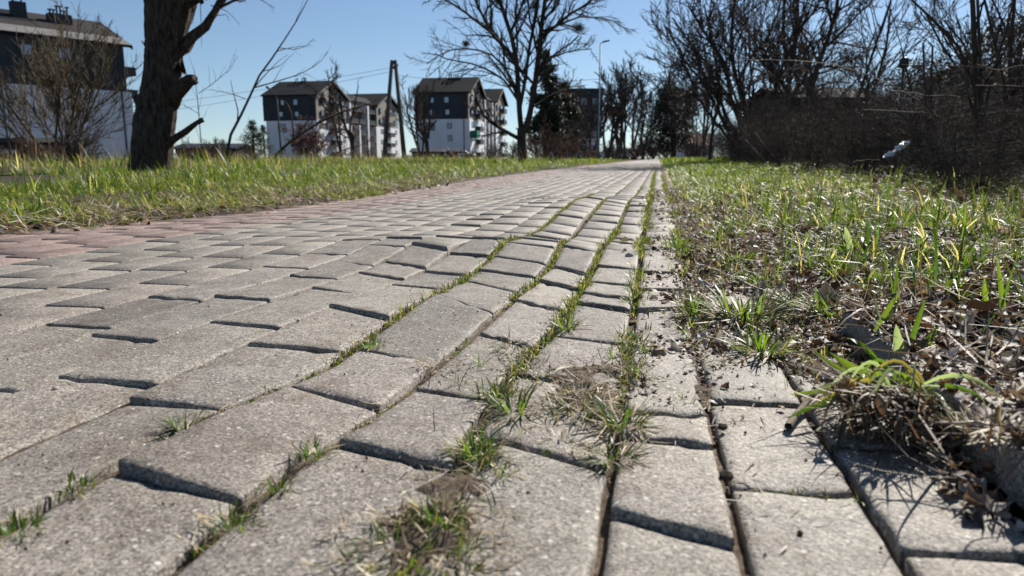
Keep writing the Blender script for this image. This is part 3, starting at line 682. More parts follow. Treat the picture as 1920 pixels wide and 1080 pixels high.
# grit
x, y = scatter(5200, -.75, .22, .3, 1.4, lambda x, y: np.clip(.10 + mask_soil(x, y), 0, 1)); n = len(x)
r = rng.uniform(.0004, .0016, n)
o8 = np.array([(1, 0, 0), (0, 1, 0), (-1, 0, 0), (0, -1, 0), (0, 0, 1), (0, 0, -1)], float)
V = (np.stack([x, y, soilz(x, y) + r * .3], 1)[:, None] + o8[None] * r[:, None, None] * rng.uniform(.6, 1.2, (n, 6, 1))).reshape(-1, 3)
tri = np.array([(0, 1, 4), (1, 2, 4), (2, 3, 4), (3, 0, 4), (1, 0, 5), (2, 1, 5), (3, 2, 5), (0, 3, 5)])
F = (np.arange(n)[:, None, None] * 6 + tri[None]).reshape(-1, 3)
tag(mesh_np('grit', V, F, M['sand']), 'fine grit and crumbs of soil on the paving', 'grit', kind='stuff')

# ================================================================== SMALL THINGS ON THE PATH
def tuft(u, v, n, L, W, spread, label, cat='grass tuft', cols=None, group=None, name='grass_tuft', lean=.5, curl=.7, dead=40, zoff=-.003):
    x, y = G(u, v); z = float(soilz(np.array([x]), np.array([y]))[0]); L = L * .85
    root = empty(name, (x, y, z), label=label, cat=cat, group=group)
    a = rng.uniform(0, 2 * np.pi, n); r = spread * np.sqrt(rng.random(n))
    P = np.stack([r * np.cos(a), r * np.sin(a), np.full(n, zoff)], 1)
    V, F, C = blades(P, rng.uniform(.45, 1.3, n) * L, W * rng.uniform(.6, 1.3, n), a + rng.normal(0, .5, n), np.abs(rng.normal(lean, .3, n)), rng.normal(curl, .45, n),
                     pal(n, cols or [(.05, .10, .015), (.08, .14, .02), (.13, .17, .03), (.05, .085, .02)]), nseg=5)
    mesh_np('blades', V, F, M['leafm'], root, col=C)
    if dead:
        a = rng.uniform(0, 2 * np.pi, dead); r = spread * 1.5 * np.sqrt(rng.random(dead))
        P = np.stack([r * np.cos(a), r * np.sin(a), rng.uniform(0, .006, dead)], 1)
        V, F, C = blades(P, rng.uniform(.5, 1.2, dead) * L, W * rng.uniform(.5, 1.2, dead), a + rng.normal(0, .8, dead), rng.normal(1.3, .25, dead), rng.normal(.2, .6, dead), pal(dead, STRAW), nseg=5)
        mesh_np('dead_blades', V, F, M['dryl'], root, col=C)
    return root
gt = 'grass tufts growing from the joints'
tuft(780, 1045, 240, .016, .0016, .036, 'large grass tuft with pale dead blades at the bottom edge of the picture', group=gt, dead=170, cols=[(.05, .085, .012), (.08, .12, .018), (.13, .15, .03), (.20, .17, .06)])
tuft(835, 985, 70, .022, .0014, .010, 'grass tuft just above the large one at the bottom edge', group=gt, dead=40)
tuft(893, 850, 130, .026, .0015, .012, 'dense round grass tuft right of the sunken front edge of a block', group=gt, dead=50)
tuft(965, 775, 60, .034, .0020, .014, 'upright grass tuft in the bare soil patch', group=gt, dead=30)
tuft(1165, 800, 60, .036, .0020, .012, 'spiky grass tuft at the right end of the bare soil patch', group=gt, dead=60)
tuft(1150, 860, 90, .024, .0016, .014, 'dark flattened grass tuft below the spiky one', group=gt, dead=50, lean=.9)
tuft(1065, 620, 45, .036, .0018, .008, 'wispy grass tuft in the middle of the paving where two joints meet', group=gt, dead=20)
tuft(345, 800, 60, .022, .0014, .010, 'small upright grass tuft in the joint left of centre', group=gt, dead=10)
tuft(520, 915, 45, .017, .0014, .008, 'short grass tuft at the right end of the long dark step', group=gt, dead=12)
tuft(440, 985, 50, .016, .0014, .010, 'low grass tuft below the long dark step', group=gt, dead=12)
tuft(585, 850, 45, .017, .0013, .008, 'short grass tuft left of the second dark step', group=gt, dead=12)
tuft(25, 1000, 60, .016, .0015, .012, 'grass tuft at the left edge of the picture', group=gt, dead=8)
tuft(140, 915, 45, .014, .0014, .012, 'low grass tuft in the joint near the left edge', group=gt, dead=8)
tuft(1860, 905, 30, .022, .0016, .018, 'tangle of dead leaves and stems in the kerb shadow near the right edge', group=gt, dead=140, cols=[(.10, .06, .03), (.07, .09, .02)], lean=1.1)
tuft(1790, 850, 26, .024, .0016, .018, 'dark dead tangle in the kerb shadow below the big weed clump', group=gt, dead=120, cols=[(.10, .06, .03), (.07, .09, .02)], lean=1.1)
tuft(1560, 610, 110, .05, .0028, .024, 'thick grass tuft behind the big weed clump, mixed with straw', group=gt, dead=120, lean=.8)
tuft(1340, 680, 40, .010, .0012, .014, 'flat rust-brown dead tuft on the broad block beside the joint', group=gt, dead=110, cols=[(.20, .10, .05)], lean=1.2)
for (u_, v_, lb_) in [(1430, 545, 'low green clump on the bank left of the dark pointed blades'), (1500, 590, 'leafy green clump leaning over the buried kerb'), (1385, 500, 'small green clump at the ragged path edge'), (1480, 505, 'yellow-green clump among the leaf litter'), (1350, 455, 'far green clump creeping over the path edge'),
                      (1560, 540, 'green clump mixed with straw on the near bank'), (1660, 560, 'green clump behind the pointed leaves of the big weed'), (1780, 590, 'grass clump behind the right end of the big weed'), (1270, 470, 'small tuft on the broken outer blocks of the path'), (1430, 660, 'ragged green tuft on the soil left of the big weed')]:
    tuft(u_, v_, 90, .05, .0028, .022, lb_, group='green clumps along the right edge of the path', dead=30, lean=.7, cols=[(.08, .14, .015), (.12, .17, .02), (.17, .20, .03), (.05, .09, .012)])
tuft(930, 745, 60, .024, .0016, .016, 'grass tuft at the left end of the bare soil patch', group=gt, dead=40)
tuft(1010, 700, 70, .018, .0018, .016, 'yellow-green mossy tuft at the top of the bare soil patch', group=gt, dead=20, cols=[(.16, .19, .02), (.12, .15, .02)], lean=1.0)
tuft(1085, 765, 70, .026, .0014, .020, 'matted half-dead tuft in the middle of the bare soil patch', group=gt, dead=110, lean=1.0)
tuft(1050, 835, 50, .018, .0018, .012, 'low leafy tuft along the lower edge of the bare soil patch', group=gt, dead=20, lean=1.0)
tuft(960, 655, 60, .020, .0014, .018, 'tangled tuft right of the dark tilted block', group=gt, dead=70, lean=.9)
tuft(1190, 705, 40, .022, .0015, .010, 'narrow tuft in the joint below the pale curled leaf', group=gt, dead=40)
tuft(820, 690, 20, .012, .0012, .016, 'heap of brown dead moss below the dark tilted block', group=gt, dead=120, cols=[(.15, .09, .05)], lean=1.2)
tuft(1300, 590, 35, .05, .0026, .010, 'thin grass tuft beside dark dead leaves on the path edge', group=gt, dead=20)
tuft(1205, 655, 60, .022, .0015, .012, 'grass tuft beside the pale curled leaf on the paving', group=gt, dead=30)
tuft(700, 650, 60, .016, .0013, .014, 'low grass tuft at the corner of the dark tilted block', group=gt, dead=30)
tuft(1400, 600, 120, .075, .0032, .03, 'bushy grass tuft leaning over the kerb behind the bare soil', cat='grass tuft', dead=120, lean=.8, name='kerb_grass_tuft')
# big tuft over the kerb
bx, by = G(1700, 745, .03)
root = empty('kerb_weed', (bx, by, .03), label='large weed clump with long broad green blades hanging over the kerb', cat='weed')
def cb(u, v, z=.035): q = G(u, v, z); return (q[0] - bx, q[1] - by, z - .03)
def traced_blades(name, specs, mat, parent, off, w0):
    polyV = []; polyF = []; polyC = []; b = 0
    for pts, wd, colr in specs:
        wd = wd * 1.35; colr = tuple(q * .9 for q in colr)
        P = np.array(pts, float); n = 9
        t = np.linspace(0, len(P) - 1, n); Q = np.stack([np.interp(t, np.arange(len(P)), P[:, k]) for k in range(3)], 1)
        if len(P) == 3:
            tt = np.linspace(0, 1, n)[:, None]; Q = (1 - tt) ** 2 * P[0] + 2 * tt * (1 - tt) * (2 * P[1] - .5 * P[0] - .5 * P[2]) + tt ** 2 * P[2]
        T = np.gradient(Q, axis=0); T /= np.linalg.norm(T, axis=1)[:, None] + 1e-9
        view = np.array([.35 + rng.normal(0, .2), -1, .25 + rng.normal(0, .2)]); side = np.cross(T, view); side /= np.linalg.norm(side, axis=1)[:, None] + 1e-9
        pr_ = np.clip(np.sin(np.pi * (np.linspace(0, 1, n) * .84 + .16)) ** .7, .05, 1) * wd / 2
        nrm = np.cross(T, side)
        A = Q - side * pr_[:, None]; B = Q + nrm * (pr_ * .35)[:, None]; Cc = Q + side * pr_[:, None]
        V = np.stack([A, B, Cc], 1).reshape(-1, 3); k = np.arange(n - 1)[:, None] * 3 + np.array([0, 1])[None]
        F = np.stack([k, k + 1, k + 4, k + 3], 2).reshape(-1, 4)
        mesh_np('leaf_blade', V, F, mat, parent, col=np.tile(colr, (len(V), 1)), smooth=True)
g1 = (.10, .17, .025); g2 = (.15, .21, .03); g3 = (.06, .11, .02); gp = (.30, .36, .26)
def pv(u, v, dep): q = PT(u, v, dep); return (q[0] - bx, q[1] - by, q[2] - .03)
D0 = .665
sp = [([pv(1690, 690, D0), pv(1715, 620, D0), pv(1735, 560, D0)], .0055, g1), ([pv(1690, 690, D0), pv(1685, 650, D0 - .01), pv(1680, 608, D0 - .01)], .0075, gp),
      ([pv(1700, 690, D0), pv(1740, 640, D0 + .01), pv(1760, 610, D0 + .02)], .006, g2), ([pv(1690, 688, D0), pv(1730, 660, D0), pv(1745, 640, D0)], .007, g2),
      ([pv(1735, 710, D0), pv(1740, 670, D0), pv(1738, 640, D0)], .004, g3), ([pv(1745, 700, D0), pv(1765, 670, D0), pv(1775, 640, D0)], .004, g1),
      ([pv(1755, 700, D0), pv(1800, 680, D0), pv(1850, 682, D0 + .02)], .0045, g2), ([pv(1760, 700, D0), pv(1795, 695, D0 - .02), pv(1820, 725, D0 - .04)], .005, g1),
      ([pv(1660, 720, D0), pv(1600, 690, D0 - .02), pv(1555, 660, D0 - .01)], .0055, g2), ([pv(1660, 715, D0), pv(1590, 700, D0 - .03), pv(1525, 655, D0 - .02)], .004, g2),
      ([pv(1670, 715, D0), pv(1620, 650, D0), pv(1580, 635, D0 + .03)], .004, g1), ([pv(1640, 722, D0 - .01), pv(1570, 730, D0 - .05), pv(1480, 740, D0 - .07)], .0045, g2),
      ([pv(1640, 735, D0 - .03), pv(1560, 750, D0 - .09), pv(1475, 785, D0 - .12)], .0055, g1), ([pv(1600, 712, D0 - .04), pv(1575, 720, D0 - .06), pv(1530, 732, D0 - .07)], .006, gp),
      ([pv(1640, 560, D0 + .08), pv(1660, 600, D0 + .05), pv(1690, 550, D0 + .08)], .003, g2), ([pv(1640, 620, D0 + .06), pv(1665, 580, D0 + .06), pv(1690, 545, D0 + .06)], .005, g2),
      ([pv(1580, 760, D0 - .09), pv(1595, 780, D0 - .1), pv(1600, 800, D0 - .12)], .003, g3)]
for k in range(26):
    a_ = rng.uniform(1.6, 6.0); L_ = rng.uniform(.03, .075); h_ = rng.uniform(.0, .03); ox, oy = rng.normal(0, .012, 2)
    sp.append(([(ox, oy, .0), (ox + math.cos(a_) * L_ * .5, oy + math.sin(a_) * L_ * .5, h_), (ox + math.cos(a_) * L_, oy + math.sin(a_) * L_, -.01 + h_ * .2)], rng.uniform(.002, .0042), [g1, g2, g3, gp, (.28, .22, .08)][rng.integers(0, 5)]))
traced_blades('leaf_blades', sp, M['leafm'], root, None, 0)
n = 420; a = rng.uniform(0, 2 * np.pi, n); r = .038 * np.sqrt(rng.random(n))
P = np.stack([r * np.cos(a) - .015, r * np.sin(a) - .01, rng.uniform(-.02, .015, n)], 1)
V, F, C = blades(P, rng.uniform(.015, .06, n), rng.uniform(.0007, .0028, n), rng.uniform(2.2, 5.6, n), rng.normal(1.6, .2, n), rng.normal(.15, .9, n), pal(n, BROWN[:3] + [(.16, .12, .06), (.30, .24, .14)]), nseg=5)
V2, F2, C2 = leaves(P[:110] + rng.normal(0, .008, (110, 3)), rng.uniform(.003, .009, 110), pal(110, BROWN[:3]), .6, 1.3)
V, F, C = join([(V, F, C), (V2, F2, C2)]); mesh_np('dead_leaves', V, F, M['dryl'], root, col=C)
# tall blades at the right edge
rx, ry = G(1880, 660, .04)
root = empty('broad_grass_clump', (rx, ry, .04), label='tall backlit bright green grass blades at the right edge of the picture', cat='grass clump')
def pw(u, v, dep): q = PT(u, v, dep); return (q[0] - rx, q[1] - ry, q[2] - .04)
D1 = .86
sp = [([pw(1885, 660, D1), pw(1880, 570, D1), pw(1868, 475, D1)], .0058, g2), ([pw(1890, 665, D1), pw(1892, 610, D1), pw(1893, 570, D1)], .006, g2), ([pw(1860, 600, D1), pw(1848, 560, D1), pw(1846, 520, D1)], .006, (.2, .27, .04)),
      ([pw(1870, 610, D1), pw(1885, 550, D1), pw(1908, 480, D1)], .003, g1), ([pw(1900, 660, D1), pw(1915, 600, D1), pw(1935, 545, D1)], .004, g2), ([pw(1880, 640, D1), pw(1860, 590, D1), pw(1840, 560, D1)], .003, g1),
      ([pw(1895, 668, D1), pw(1885, 640, D1 - .01), pw(1892, 628, D1)], .004, (.5, .46, .36))]
traced_blades('leaf_blades', sp, M['leafm'], root, None, 0)
rx, ry = G(1770, 480, .05)
root = empty('broad_grass_clump', (rx, ry, .05), label='dark pointed grass blades among the litter on the right bank', cat='grass clump')
D1 = 1.35
sp = [([pw(1600, 505, D1), pw(1590, 460, D1), pw(1583, 435, D1)], .009, (.35, .38, .28)), ([pw(1605, 505, D1), pw(1580, 480, D1), pw(1560, 470, D1)], .008, g1), ([pw(1625, 505, D1), pw(1626, 460, D1), pw(1625, 425, D1)], .007, g3), ([pw(1640, 505, D1), pw(1640, 480, D1), pw(1648, 430, D1)], .006, g1)]
traced_blades('leaf_blades', sp, M['leafm'], root, None, 0)
# single curled leaves on the paving
def one_leaf(u, v, size, c, label, z=.004, name='fallen_leaf', lobes=True):
    x, y = G(u, v); z0 = float(soilz(np.array([x]), np.array([y]))[0])
    n = 28; ang = np.linspace(0, 2 * np.pi, n, endpoint=False); size = size * .62; rr = .5 + (.17 * np.cos(5 * ang) if lobes else 0) + rng.normal(0, .07, n)
    V = [(0, 0, .035)]; rings = []
    for q in (.5, 1.0):
        for a_, r_ in zip(ang, rr):
            X_ = q * r_ * math.cos(a_) * 1.35; Y_ = q * r_ * math.sin(a_)
            V.append((X_, Y_, .35 * X_ * X_ - .5 * Y_ * Y_ + .09 * math.sin(a_ * 4 + q) + rng.normal(0, .06)))
    Fq = [(1 + i, 1 + (i + 1) % n, 1 + n + (i + 1) % n, 1 + n + i) for i in range(n)]; Ft = [(0, 1 + (i + 1) % n, 1 + i) for i in range(n)]
    m = bpy.data.meshes.new(name); m.from_pydata([tuple(q * size for q in v) for v in V], [], Ft + Fq)
    at = m.color_attributes.new('col', 'FLOAT_COLOR', 'POINT')
    for i in range(len(V)): at.data[i].color = (*c, 1)
    m.materials.append(M['dryl']); o = bpy.data.objects.new(name, m); COL.objects.link(o); o.location = (x, y, z0 + z); o.rotation_euler = (random.gauss(0, .2), random.gauss(0, .2), random.uniform(0, 6))
    for p in m.polygons: p.use_smooth = True
    return tag(o, label, 'leaf', 'single dead leaves lying on the path')
one_leaf(1240, 657, .034, (.50, .46, .42), 'pale grey curled dead leaf on the paving above the long block')
one_leaf(1270, 650, .026, (.42, .38, .35), 'smaller grey leaf touching the pale curled one')
one_leaf(1265, 560, .05, (.10, .08, .07), 'dark brown crumpled dead leaf on the path edge')
one_leaf(1335, 540, .05, (.46, .42, .40), 'large silvery dead leaf beside the dark crumpled one')
one_leaf(1310, 600, .03, (.30, .25, .21), 'brown leaf at the foot of the thin grass tuft')
one_leaf(1310, 697, .010, (.48, .42, .34), 'tiny pale leaf stuck in the joint by the long block', lobes=False)
one_leaf(1210, 925, .014, (.20, .12, .08), 'small brown leaf scrap lying on the near paving block', .001)
one_leaf(1565, 825, .016, (.45, .40, .34), 'pale curled leaf at the corner of the joint near the kerb')
one_leaf(1400, 425, .05, (.06, .05, .05), 'dark leaf standing at the edge of the grass on the right')
one_leaf(1740, 865, .016, (.62, .55, .42), 'cream curled seed husk in the kerb shadow', lobes=False)
one_leaf(1820, 880, .02, (.56, .50, .42), 'cream twisted leaf in the kerb shadow near the right edge')
# pebbles
for (u, v, s, lb) in [(105, 733, .003, 'small brown pebble in the joint at the left'), (560, 610, .003, 'white stone chip on the paving left of centre'), (1500, 1003, .0018, 'tiny dark pebble on the broad near block'),
                      (1355, 805, .004, 'dark crumb of soil in the joint beside the long block'), (1362, 900, .005, 'clod of soil wedged in the joint between the near blocks'), (1180, 484, .009, 'pale rounded stone among the joint grass')]:
    x, y = G(u, v); m = bpy.data.meshes.new('pebble'); import bmesh
    bm = bmesh.new(); bmesh.ops.create_icosphere(bm, subdivisions=2, radius=s)
    for q in bm.verts: q.co *= 1 + random.gauss(0, .1); q.co.z *= .7
    bm.to_mesh(m); bm.free(); m.materials.append(M['ground'] if 'dark' in lb or 'clod' in lb else M['stone']); o = bpy.data.objects.new('pebble', m); COL.objects.link(o)
    o.location = (x, y, float(soilz(np.array([x]), np.array([y]))[0]) + s * .5); tag(o, lb, 'pebble', 'pebbles and clods on the path')
# twig with a pale cut end
def twig(name, pts, r, mat, label, n=7):
    P = [tuple(p) for p in pts]; V, F = tubes([(np.array(P), np.linspace(r, r * .6, len(P)))], n)
    return tag(mesh_np(name, V, F, mat, origin=P[0], smooth=True), label, 'twig')
q = [(*G(u, v, z), z) for u, v, z in [(1478, 800, .004), (1495, 775, .006), (1520, 745, .009), (1545, 720, .012)]]
twig('broken_stem', q, .0034, M['twigpale'], 'short pale broken stem poking out from under the weed clump')
q = [(*G(u, v, z), z) for u, v, z in [(1830, 790, .038), (1870, 775, .042), (1925, 768, .045)]]
twig('dry_stem', q, .0014, M['twigpale'], 'thin bleached stem lying on top of the kerb')
q = [PT(1860, 295, 2.2), PT(1900, 280, 2.2), PT(1925, 262, 2.2)]
# ================================================================== LEFT BIG TREE
T1 = 9.0
tb = PT(283, 300, T1)
root = empty('pollarded_tree', (tb[0], tb[1], .03), label='massive dark tree trunk with sawn stubs on the left verge', cat='tree')
def loc(u, v, d, b=tb): q = PT(u, v, d); return (q[0] - b[0], q[1] - b[1], q[2] - .03)
tk = [(283, 330, 78), (284, 300, 70), (287, 270, 69), (290, 235, 70), (296, 200, 66), (302, 165, 62), (306, 125, 61), (309, 90, 63), (313, 50, 70), (320, 10, 80), (326, -30, 88), (328, -80, 78)]
pts = []; rad = []
for i in range(len(tk) - 1):
    for f in np.linspace(0, 1, 7)[:-1]:
        u = tk[i][0] + (tk[i + 1][0] - tk[i][0]) * f; v = tk[i][1] + (tk[i + 1][1] - tk[i][1]) * f; ww = tk[i][2] + (tk[i + 1][2] - tk[i][2]) * f
        pts.append(loc(u, v, T1)); rad.append(ww / 2 / FPX * T1)
V, F = tubes([(np.array(pts), np.array(rad))], 56)
n = len(pts); A = V.reshape(n, 56, 3); cen = np.array(pts)[:, None]; d = A - cen; th_ = np.arange(56)[None] / 56 * 2 * np.pi; hz = np.arange(n)[:, None]
rg = 1 + .035 * np.sin(th_ * 13 + 1.5 * np.sin(hz * .12)) + .03 * np.sin(th_ * 3 + hz * .05) + .035 * vn(np.cos(th_) * 9 + hz * .05, np.sin(th_) * 9 + hz * .12, 1, 3) + .03 * rng.normal(0, 1, (n, 56)) * .5
A = cen + d * rg[:, :, None]; mesh_np('trunk', A.reshape(-1, 3), F, M['bark'], root)
mb = MB()
def stub(pp, rr, name, n=14, mat='bark'):
    m = MB(); m.tube([loc(u, v, T1 + dd) for u, v, dd in pp], [r_ / FPX * T1 for r_ in rr], n); o = m.build(name, M[mat], root, smooth=True)
    for vtx in o.data.vertices: vtx.co += Vector((random.gauss(0, .008), random.gauss(0, .008), random.gauss(0, .008)))
    return o
stub([(318, 190, 0), (330, 172, -.1), (345, 158, -.15), (358, 150, -.2), (364, 149, -.22)], [20, 15, 12, 10.5, 8], 'sawn_stub')
stub([(285, 205, 0), (268, 196, -.05), (260, 186, -.05), (262, 178, -.05)], [17, 13, 9, 5], 'knob')
stub([(300, 285, 0), (322, 264, -.1), (345, 247, -.15), (364, 233, -.2), (381, 224, -.2)], [9, 6.5, 5, 4, 3], 'sawn_branch')
stub([(330, 130, 0), (345, 90, 0), (362, 68, 0), (385, 48, 0), (402, 22, 0), (420, -8, 0), (436, -45, 0)], [16, 11, 9, 8, 7, 6.5, 6], 'limb')
stub([(345, 10, 0), (360, 2, -.05), (374, -2, -.1), (378, 5, -.1)], [12, 8, 6, 4], 'sawn_stub')
stub([(281, 108, 0), (274, 92, 0), (267, 77, 0)], [2, 1.6, 1], 'twig', 6)
stub([(300, -20, 0), (280, -120, .2), (240, -220, .3), (200, -330, .4)], [26, 20, 16, 10], 'limb')
out = {}
pr = dict(kids=[7, 5, 3], rmin=.0035, jit=.12, up=-.02, ratio=(.3, .5), ang=(.4, 1.2), n=6, t0=.05)
for a_ in [[(395, 35), (425, -10), (470, -60), (520, -90)], [(410, 15), (450, -5), (470, -20), (520, -40)], [(385, 0), (400, -60), (430, -120)]]:
    limb(out, [loc(u, v, T1) for u, v in a_], .02, .008, 1, 3, pr)
for a_ in [[(395, 10), (425, 20), (440, 35), (450, 47)], [(375, -30), (376, 20), (378, 60), (378, 88)], [(380, -20), (364, 20), (362, 45)], [(410, 8), (445, 2), (470, -2)], [(400, 30), (425, 27), (430, 40)]]:
    limb(out, [loc(u, v, T1 - .1) for u, v in a_], .006, .002, 3, 3, None)
V, F = tubes([x for l in out.values() for x in l], 4); mesh_np('branches', V, F, M['twigdark'], root)

# ================================================================== CENTRE TREE
def traced_tree(name, u0, dep, limbs, trunk, label, cat, pr, mt, mw, mx=3, group=None, zb=0):
    b = PT(u0, 300, dep)
    root = empty(name, (b[0], b[1], zb), label=label, cat=cat, group=group)
    k = dep / FPX
    lc = lambda u, v, dd=0: (lambda q: (q[0] - b[0], q[1] - b[1], q[2] - zb))(PT(u, v, dep + dd))
    out = {}
    for (pts, r0, r1) in trunk: limb(out, [lc(*p) for p in pts], r0 * k, r1 * k, 0, mx, None)
    for (pts, r0, r1) in limbs: limb(out, [lc(*p) for p in pts], r0 * k, r1 * k, 1, mx, pr, .15)
    return tree_from(out, root, mt, mw, 1)
pr2 = dict(kids=[0, 12, 9, 6], rmin=.0095, jit=.16, up=.03, ratio=(.28, .5), ang=(.4, 1.0), n=6, t0=.1)
ct = traced_tree('bare_tree', 980, 24, [
    ([(978, 250), (973, 200), (970, 130), (963, 80), (950, 40), (938, 10), (930, -40)], 6, 3.5),
    ([(984, 250), (998, 195), (1008, 120), (1014, 60), (1022, 0), (1030, -70)], 6.5, 3.5),
    ([(975, 200), (985, 150), (992, 90), (1005, 30), (1015, -40)], 4, 2.5),
    ([(970, 115), (945, 88), (920, 62), (905, 30), (890, 0), (880, -30)], 4.5, 2),
    ([(925, 65), (900, 45), (870, 22), (840, 2), (810, -10)], 3, 1.5),
    ([(976, 262), (950, 248), (925, 233), (905, 215), (895, 190), (888, 165)], 4.5, 2),
    ([(972, 190), (945, 150), (915, 130), (880, 118), (840, 112), (815, 100)], 2.6, 1),
    ([(970, 170), (950, 130), (920, 100), (880, 90), (835, 95), (800, 120)], 2.4, 1),
    ([(1010, 70), (1040, 50), (1070, 25), (1100, 8), (1130, -20)], 4, 1.6),
    ([(1012, 60), (1050, 45), (1090, 30), (1130, 35), (1165, 42)], 2.6, 1),
    ([(1003, 150), (1030, 110), (1070, 95), (1110, 92)], 2.2, .8),
    ([(1000, 200), (1030, 180), (1060, 165), (1095, 160)], 2, .8),
    ([(958, 60), (975, 20), (990, -30)], 3, 1.5),
    ([(1016, 40), (1045, 10), (1060, -30)], 3, 1.3)],
    [([(982, 318), (980, 290), (978, 262), (978, 240)], 10, 8)],
    'bare spreading tree with forked trunk and mistletoe near the middle', 'tree', pr2, M['bark'], M['twig'])
ct_b = PT(980, 300, 24)
def twigball(parent, c, r, n, mat, name='mistletoe', rt=.004):
    P = []
    for _ in range(n):
        d_ = norm((random.gauss(0, 1), random.gauss(0, 1), random.gauss(0, .8)))
        p0 = tuple(c[k] + d_[k] * r * .15 for k in range(3)); e = tuple(c[k] + d_[k] * r * random.uniform(.7, 1.1) + random.gauss(0, r * .12) for k in range(3)); md = tuple((p0[k] + e[k]) / 2 + random.gauss(0, r * .12) for k in range(3))
        P.append(([p0, md, e], [rt, rt * .8, rt * .5]))
    V, F = tubes(P, 3); return mesh_np(name, V, F, mat, parent)
M['ivy'] = leaf_mat('evergreen_leaf', trans=.12, rough=.6, tr_gain=(1, 1, .6)); M['mist'] = bark_mat('mistletoe_green', (.035, .04, .015), (.09, .09, .03), 3, 1, 0)
for (u, v, r) in [(1085, 52, 14), (935, 2, 13), (874, 82, 9), (1003, 12, 12)]:
    q = PT(u, v, 24) - np.array([ct_b[0], ct_b[1], 0]); twigball(ct, q, r / FPX * 24, 260, M['mist'])
# leaning saplings on the left
pr3 = dict(kids=[0, 5, 3], rmin=.004, jit=.12, up=.02, ratio=(.2, .4), ang=(.4, .9), n=5, t0=.25)
traced_tree('leaning_sapling', 425, 13, [([(425, 292), (435, 245), (465, 195), (477, 155), (510, 110), (530, 80), (550, 50), (570, 15), (577, 0)], 3.4, .8), ([(474, 165), (520, 152), (560, 140), (600, 118), (615, 95)], 1.5, .5),
    ([(525, 90), (555, 93), (575, 85), (588, 72)], .9, .4), ([(460, 185), (430, 175), (395, 168)], .8, .4)], [], 'thin leaning sapling silhouetted against the sky between the trunk and the houses', 'sapling', pr3, M['twig'], M['twig'], 2)
traced_tree('thin_sapling', 380, 12, [([(380, 295), (375, 240), (370, 180), (364, 130)], 1.3, .5), ([(372, 175), (395, 160), (425, 135), (447, 105)], .8, .3), ([(376, 215), (350, 200), (330, 190)], .6, .3)], [], 'straight thin sapling just right of the sawn branch', 'sapling', pr3, M['twig'], M['twig'], 2)
# dark leaning branch tree in front of the middle block
pr4 = dict(kids=[0, 6, 4, 3], rmin=.007, jit=.2, up=.02, ratio=(.25, .5), ang=(.4, 1.1), n=5, t0=.15)
traced_tree('leaning_tree', 508, 26, [([(507, 305), (530, 275), (565, 250), (600, 228), (640, 210), (690, 195)], 3.6, 1.6)], [], 'dark leaning bare branch rising from the grass before the middle block', 'tree', pr4, M['twigdark'], M['twigdark'], 3)
traced_tree('forked_tree', 662, 60, [([(664, 300), (660, 265), (648, 240), (640, 205), (636, 180)], 4, 1.6), ([(662, 270), (655, 235), (665, 200), (672, 160)], 3, 1), ([(655, 250), (635, 215), (620, 180)], 2, 1)], [], 'bare forked tree standing before the white bays of the middle block', 'tree', pr4 | dict(rmin=.014), M['twigdark'], M['twigdark'], 3)
traced_tree('forked_tree', 803, 60, [([(803, 300), (800, 265), (795, 235), (795, 190)], 4.5, 2), ([(800, 262), (785, 240), (780, 205), (785, 160)], 3.5, 1.4), ([(803, 260), (806, 230), (804, 200), (815, 150)], 2.5, 1)], [], 'bare forked tree before the white wall of the right-hand block', 'tree', pr4 | dict(rmin=.014), M['twigdark'], M['twigdark'], 3)

# ================================================================== SHRUBS
def shrub_proto(name, stems, H, spread, pr, mx, mat, leafc=None, nleaf=0, leafs=.03):
    out = {}
    for k in range(stems):
        a_ = random.uniform(0, 2 * math.pi); t_ = random.uniform(.05, spread)
        d_ = norm((math.cos(a_) * t_, math.sin(a_) * t_, 1))
        grow(out, (math.cos(a_) * .12 * H * random.random(), math.sin(a_) * .12 * H * random.random(), -.03), d_, H * random.uniform(.6, 1.05), pr['r0'] * random.uniform(.6, 1.2), 0, mx, pr)
    root = empty(name, (0, 0, 0))
    V, F = tubes([x for l in out if l < 1 for x in out[l]], 5); mesh_np('stems', V, F, mat, root)
    V, F = tubes([x for l in out if l >= 1 for x in out[l]], 3); mesh_np('twigs', V, F, mat, root)
    if nleaf:
        tips = np.array([x[0][random.randrange(2, len(x[0]))] for x in random.choices(out[mx], k=nleaf)]) + rng.normal(0, leafs * .6, (nleaf, 3))
        V, F, C = quads(tips, rng.uniform(.5, 1.2, nleaf) * leafs, pal(nleaf, leafc)); mesh_np('leaves', V, F, M['dryl'], root, col=C)
    return root
def place(o, x, y, z, s, rz, label, cat, group=None, sz=None):
    o.location = (float(x), float(y), float(z)); o.scale = (s, s, s * (sz or 1)); o.rotation_euler = (0, 0, rz); tag(o, label, cat, group); return o
def bare_proto(name, H, spread, stems, kids, rmin, r0, mat):
    pr = dict(kids=list(kids), rmin=rmin, jit=.13, up=.07, ratio=(.35, .6), ang=(.25, .8), n=6, t0=.3, r0=r0); out = {}
    for k in range(stems):
        a_ = random.uniform(0, 6.28); grow(out, (0, 0, -.1), norm((math.cos(a_) * spread, math.sin(a_) * spread, 1)), H * random.uniform(.75, 1), r0, 0, len(kids), pr)
    return tree_from(out, empty(name, (0, 0, 0)), mat, mat, 1)
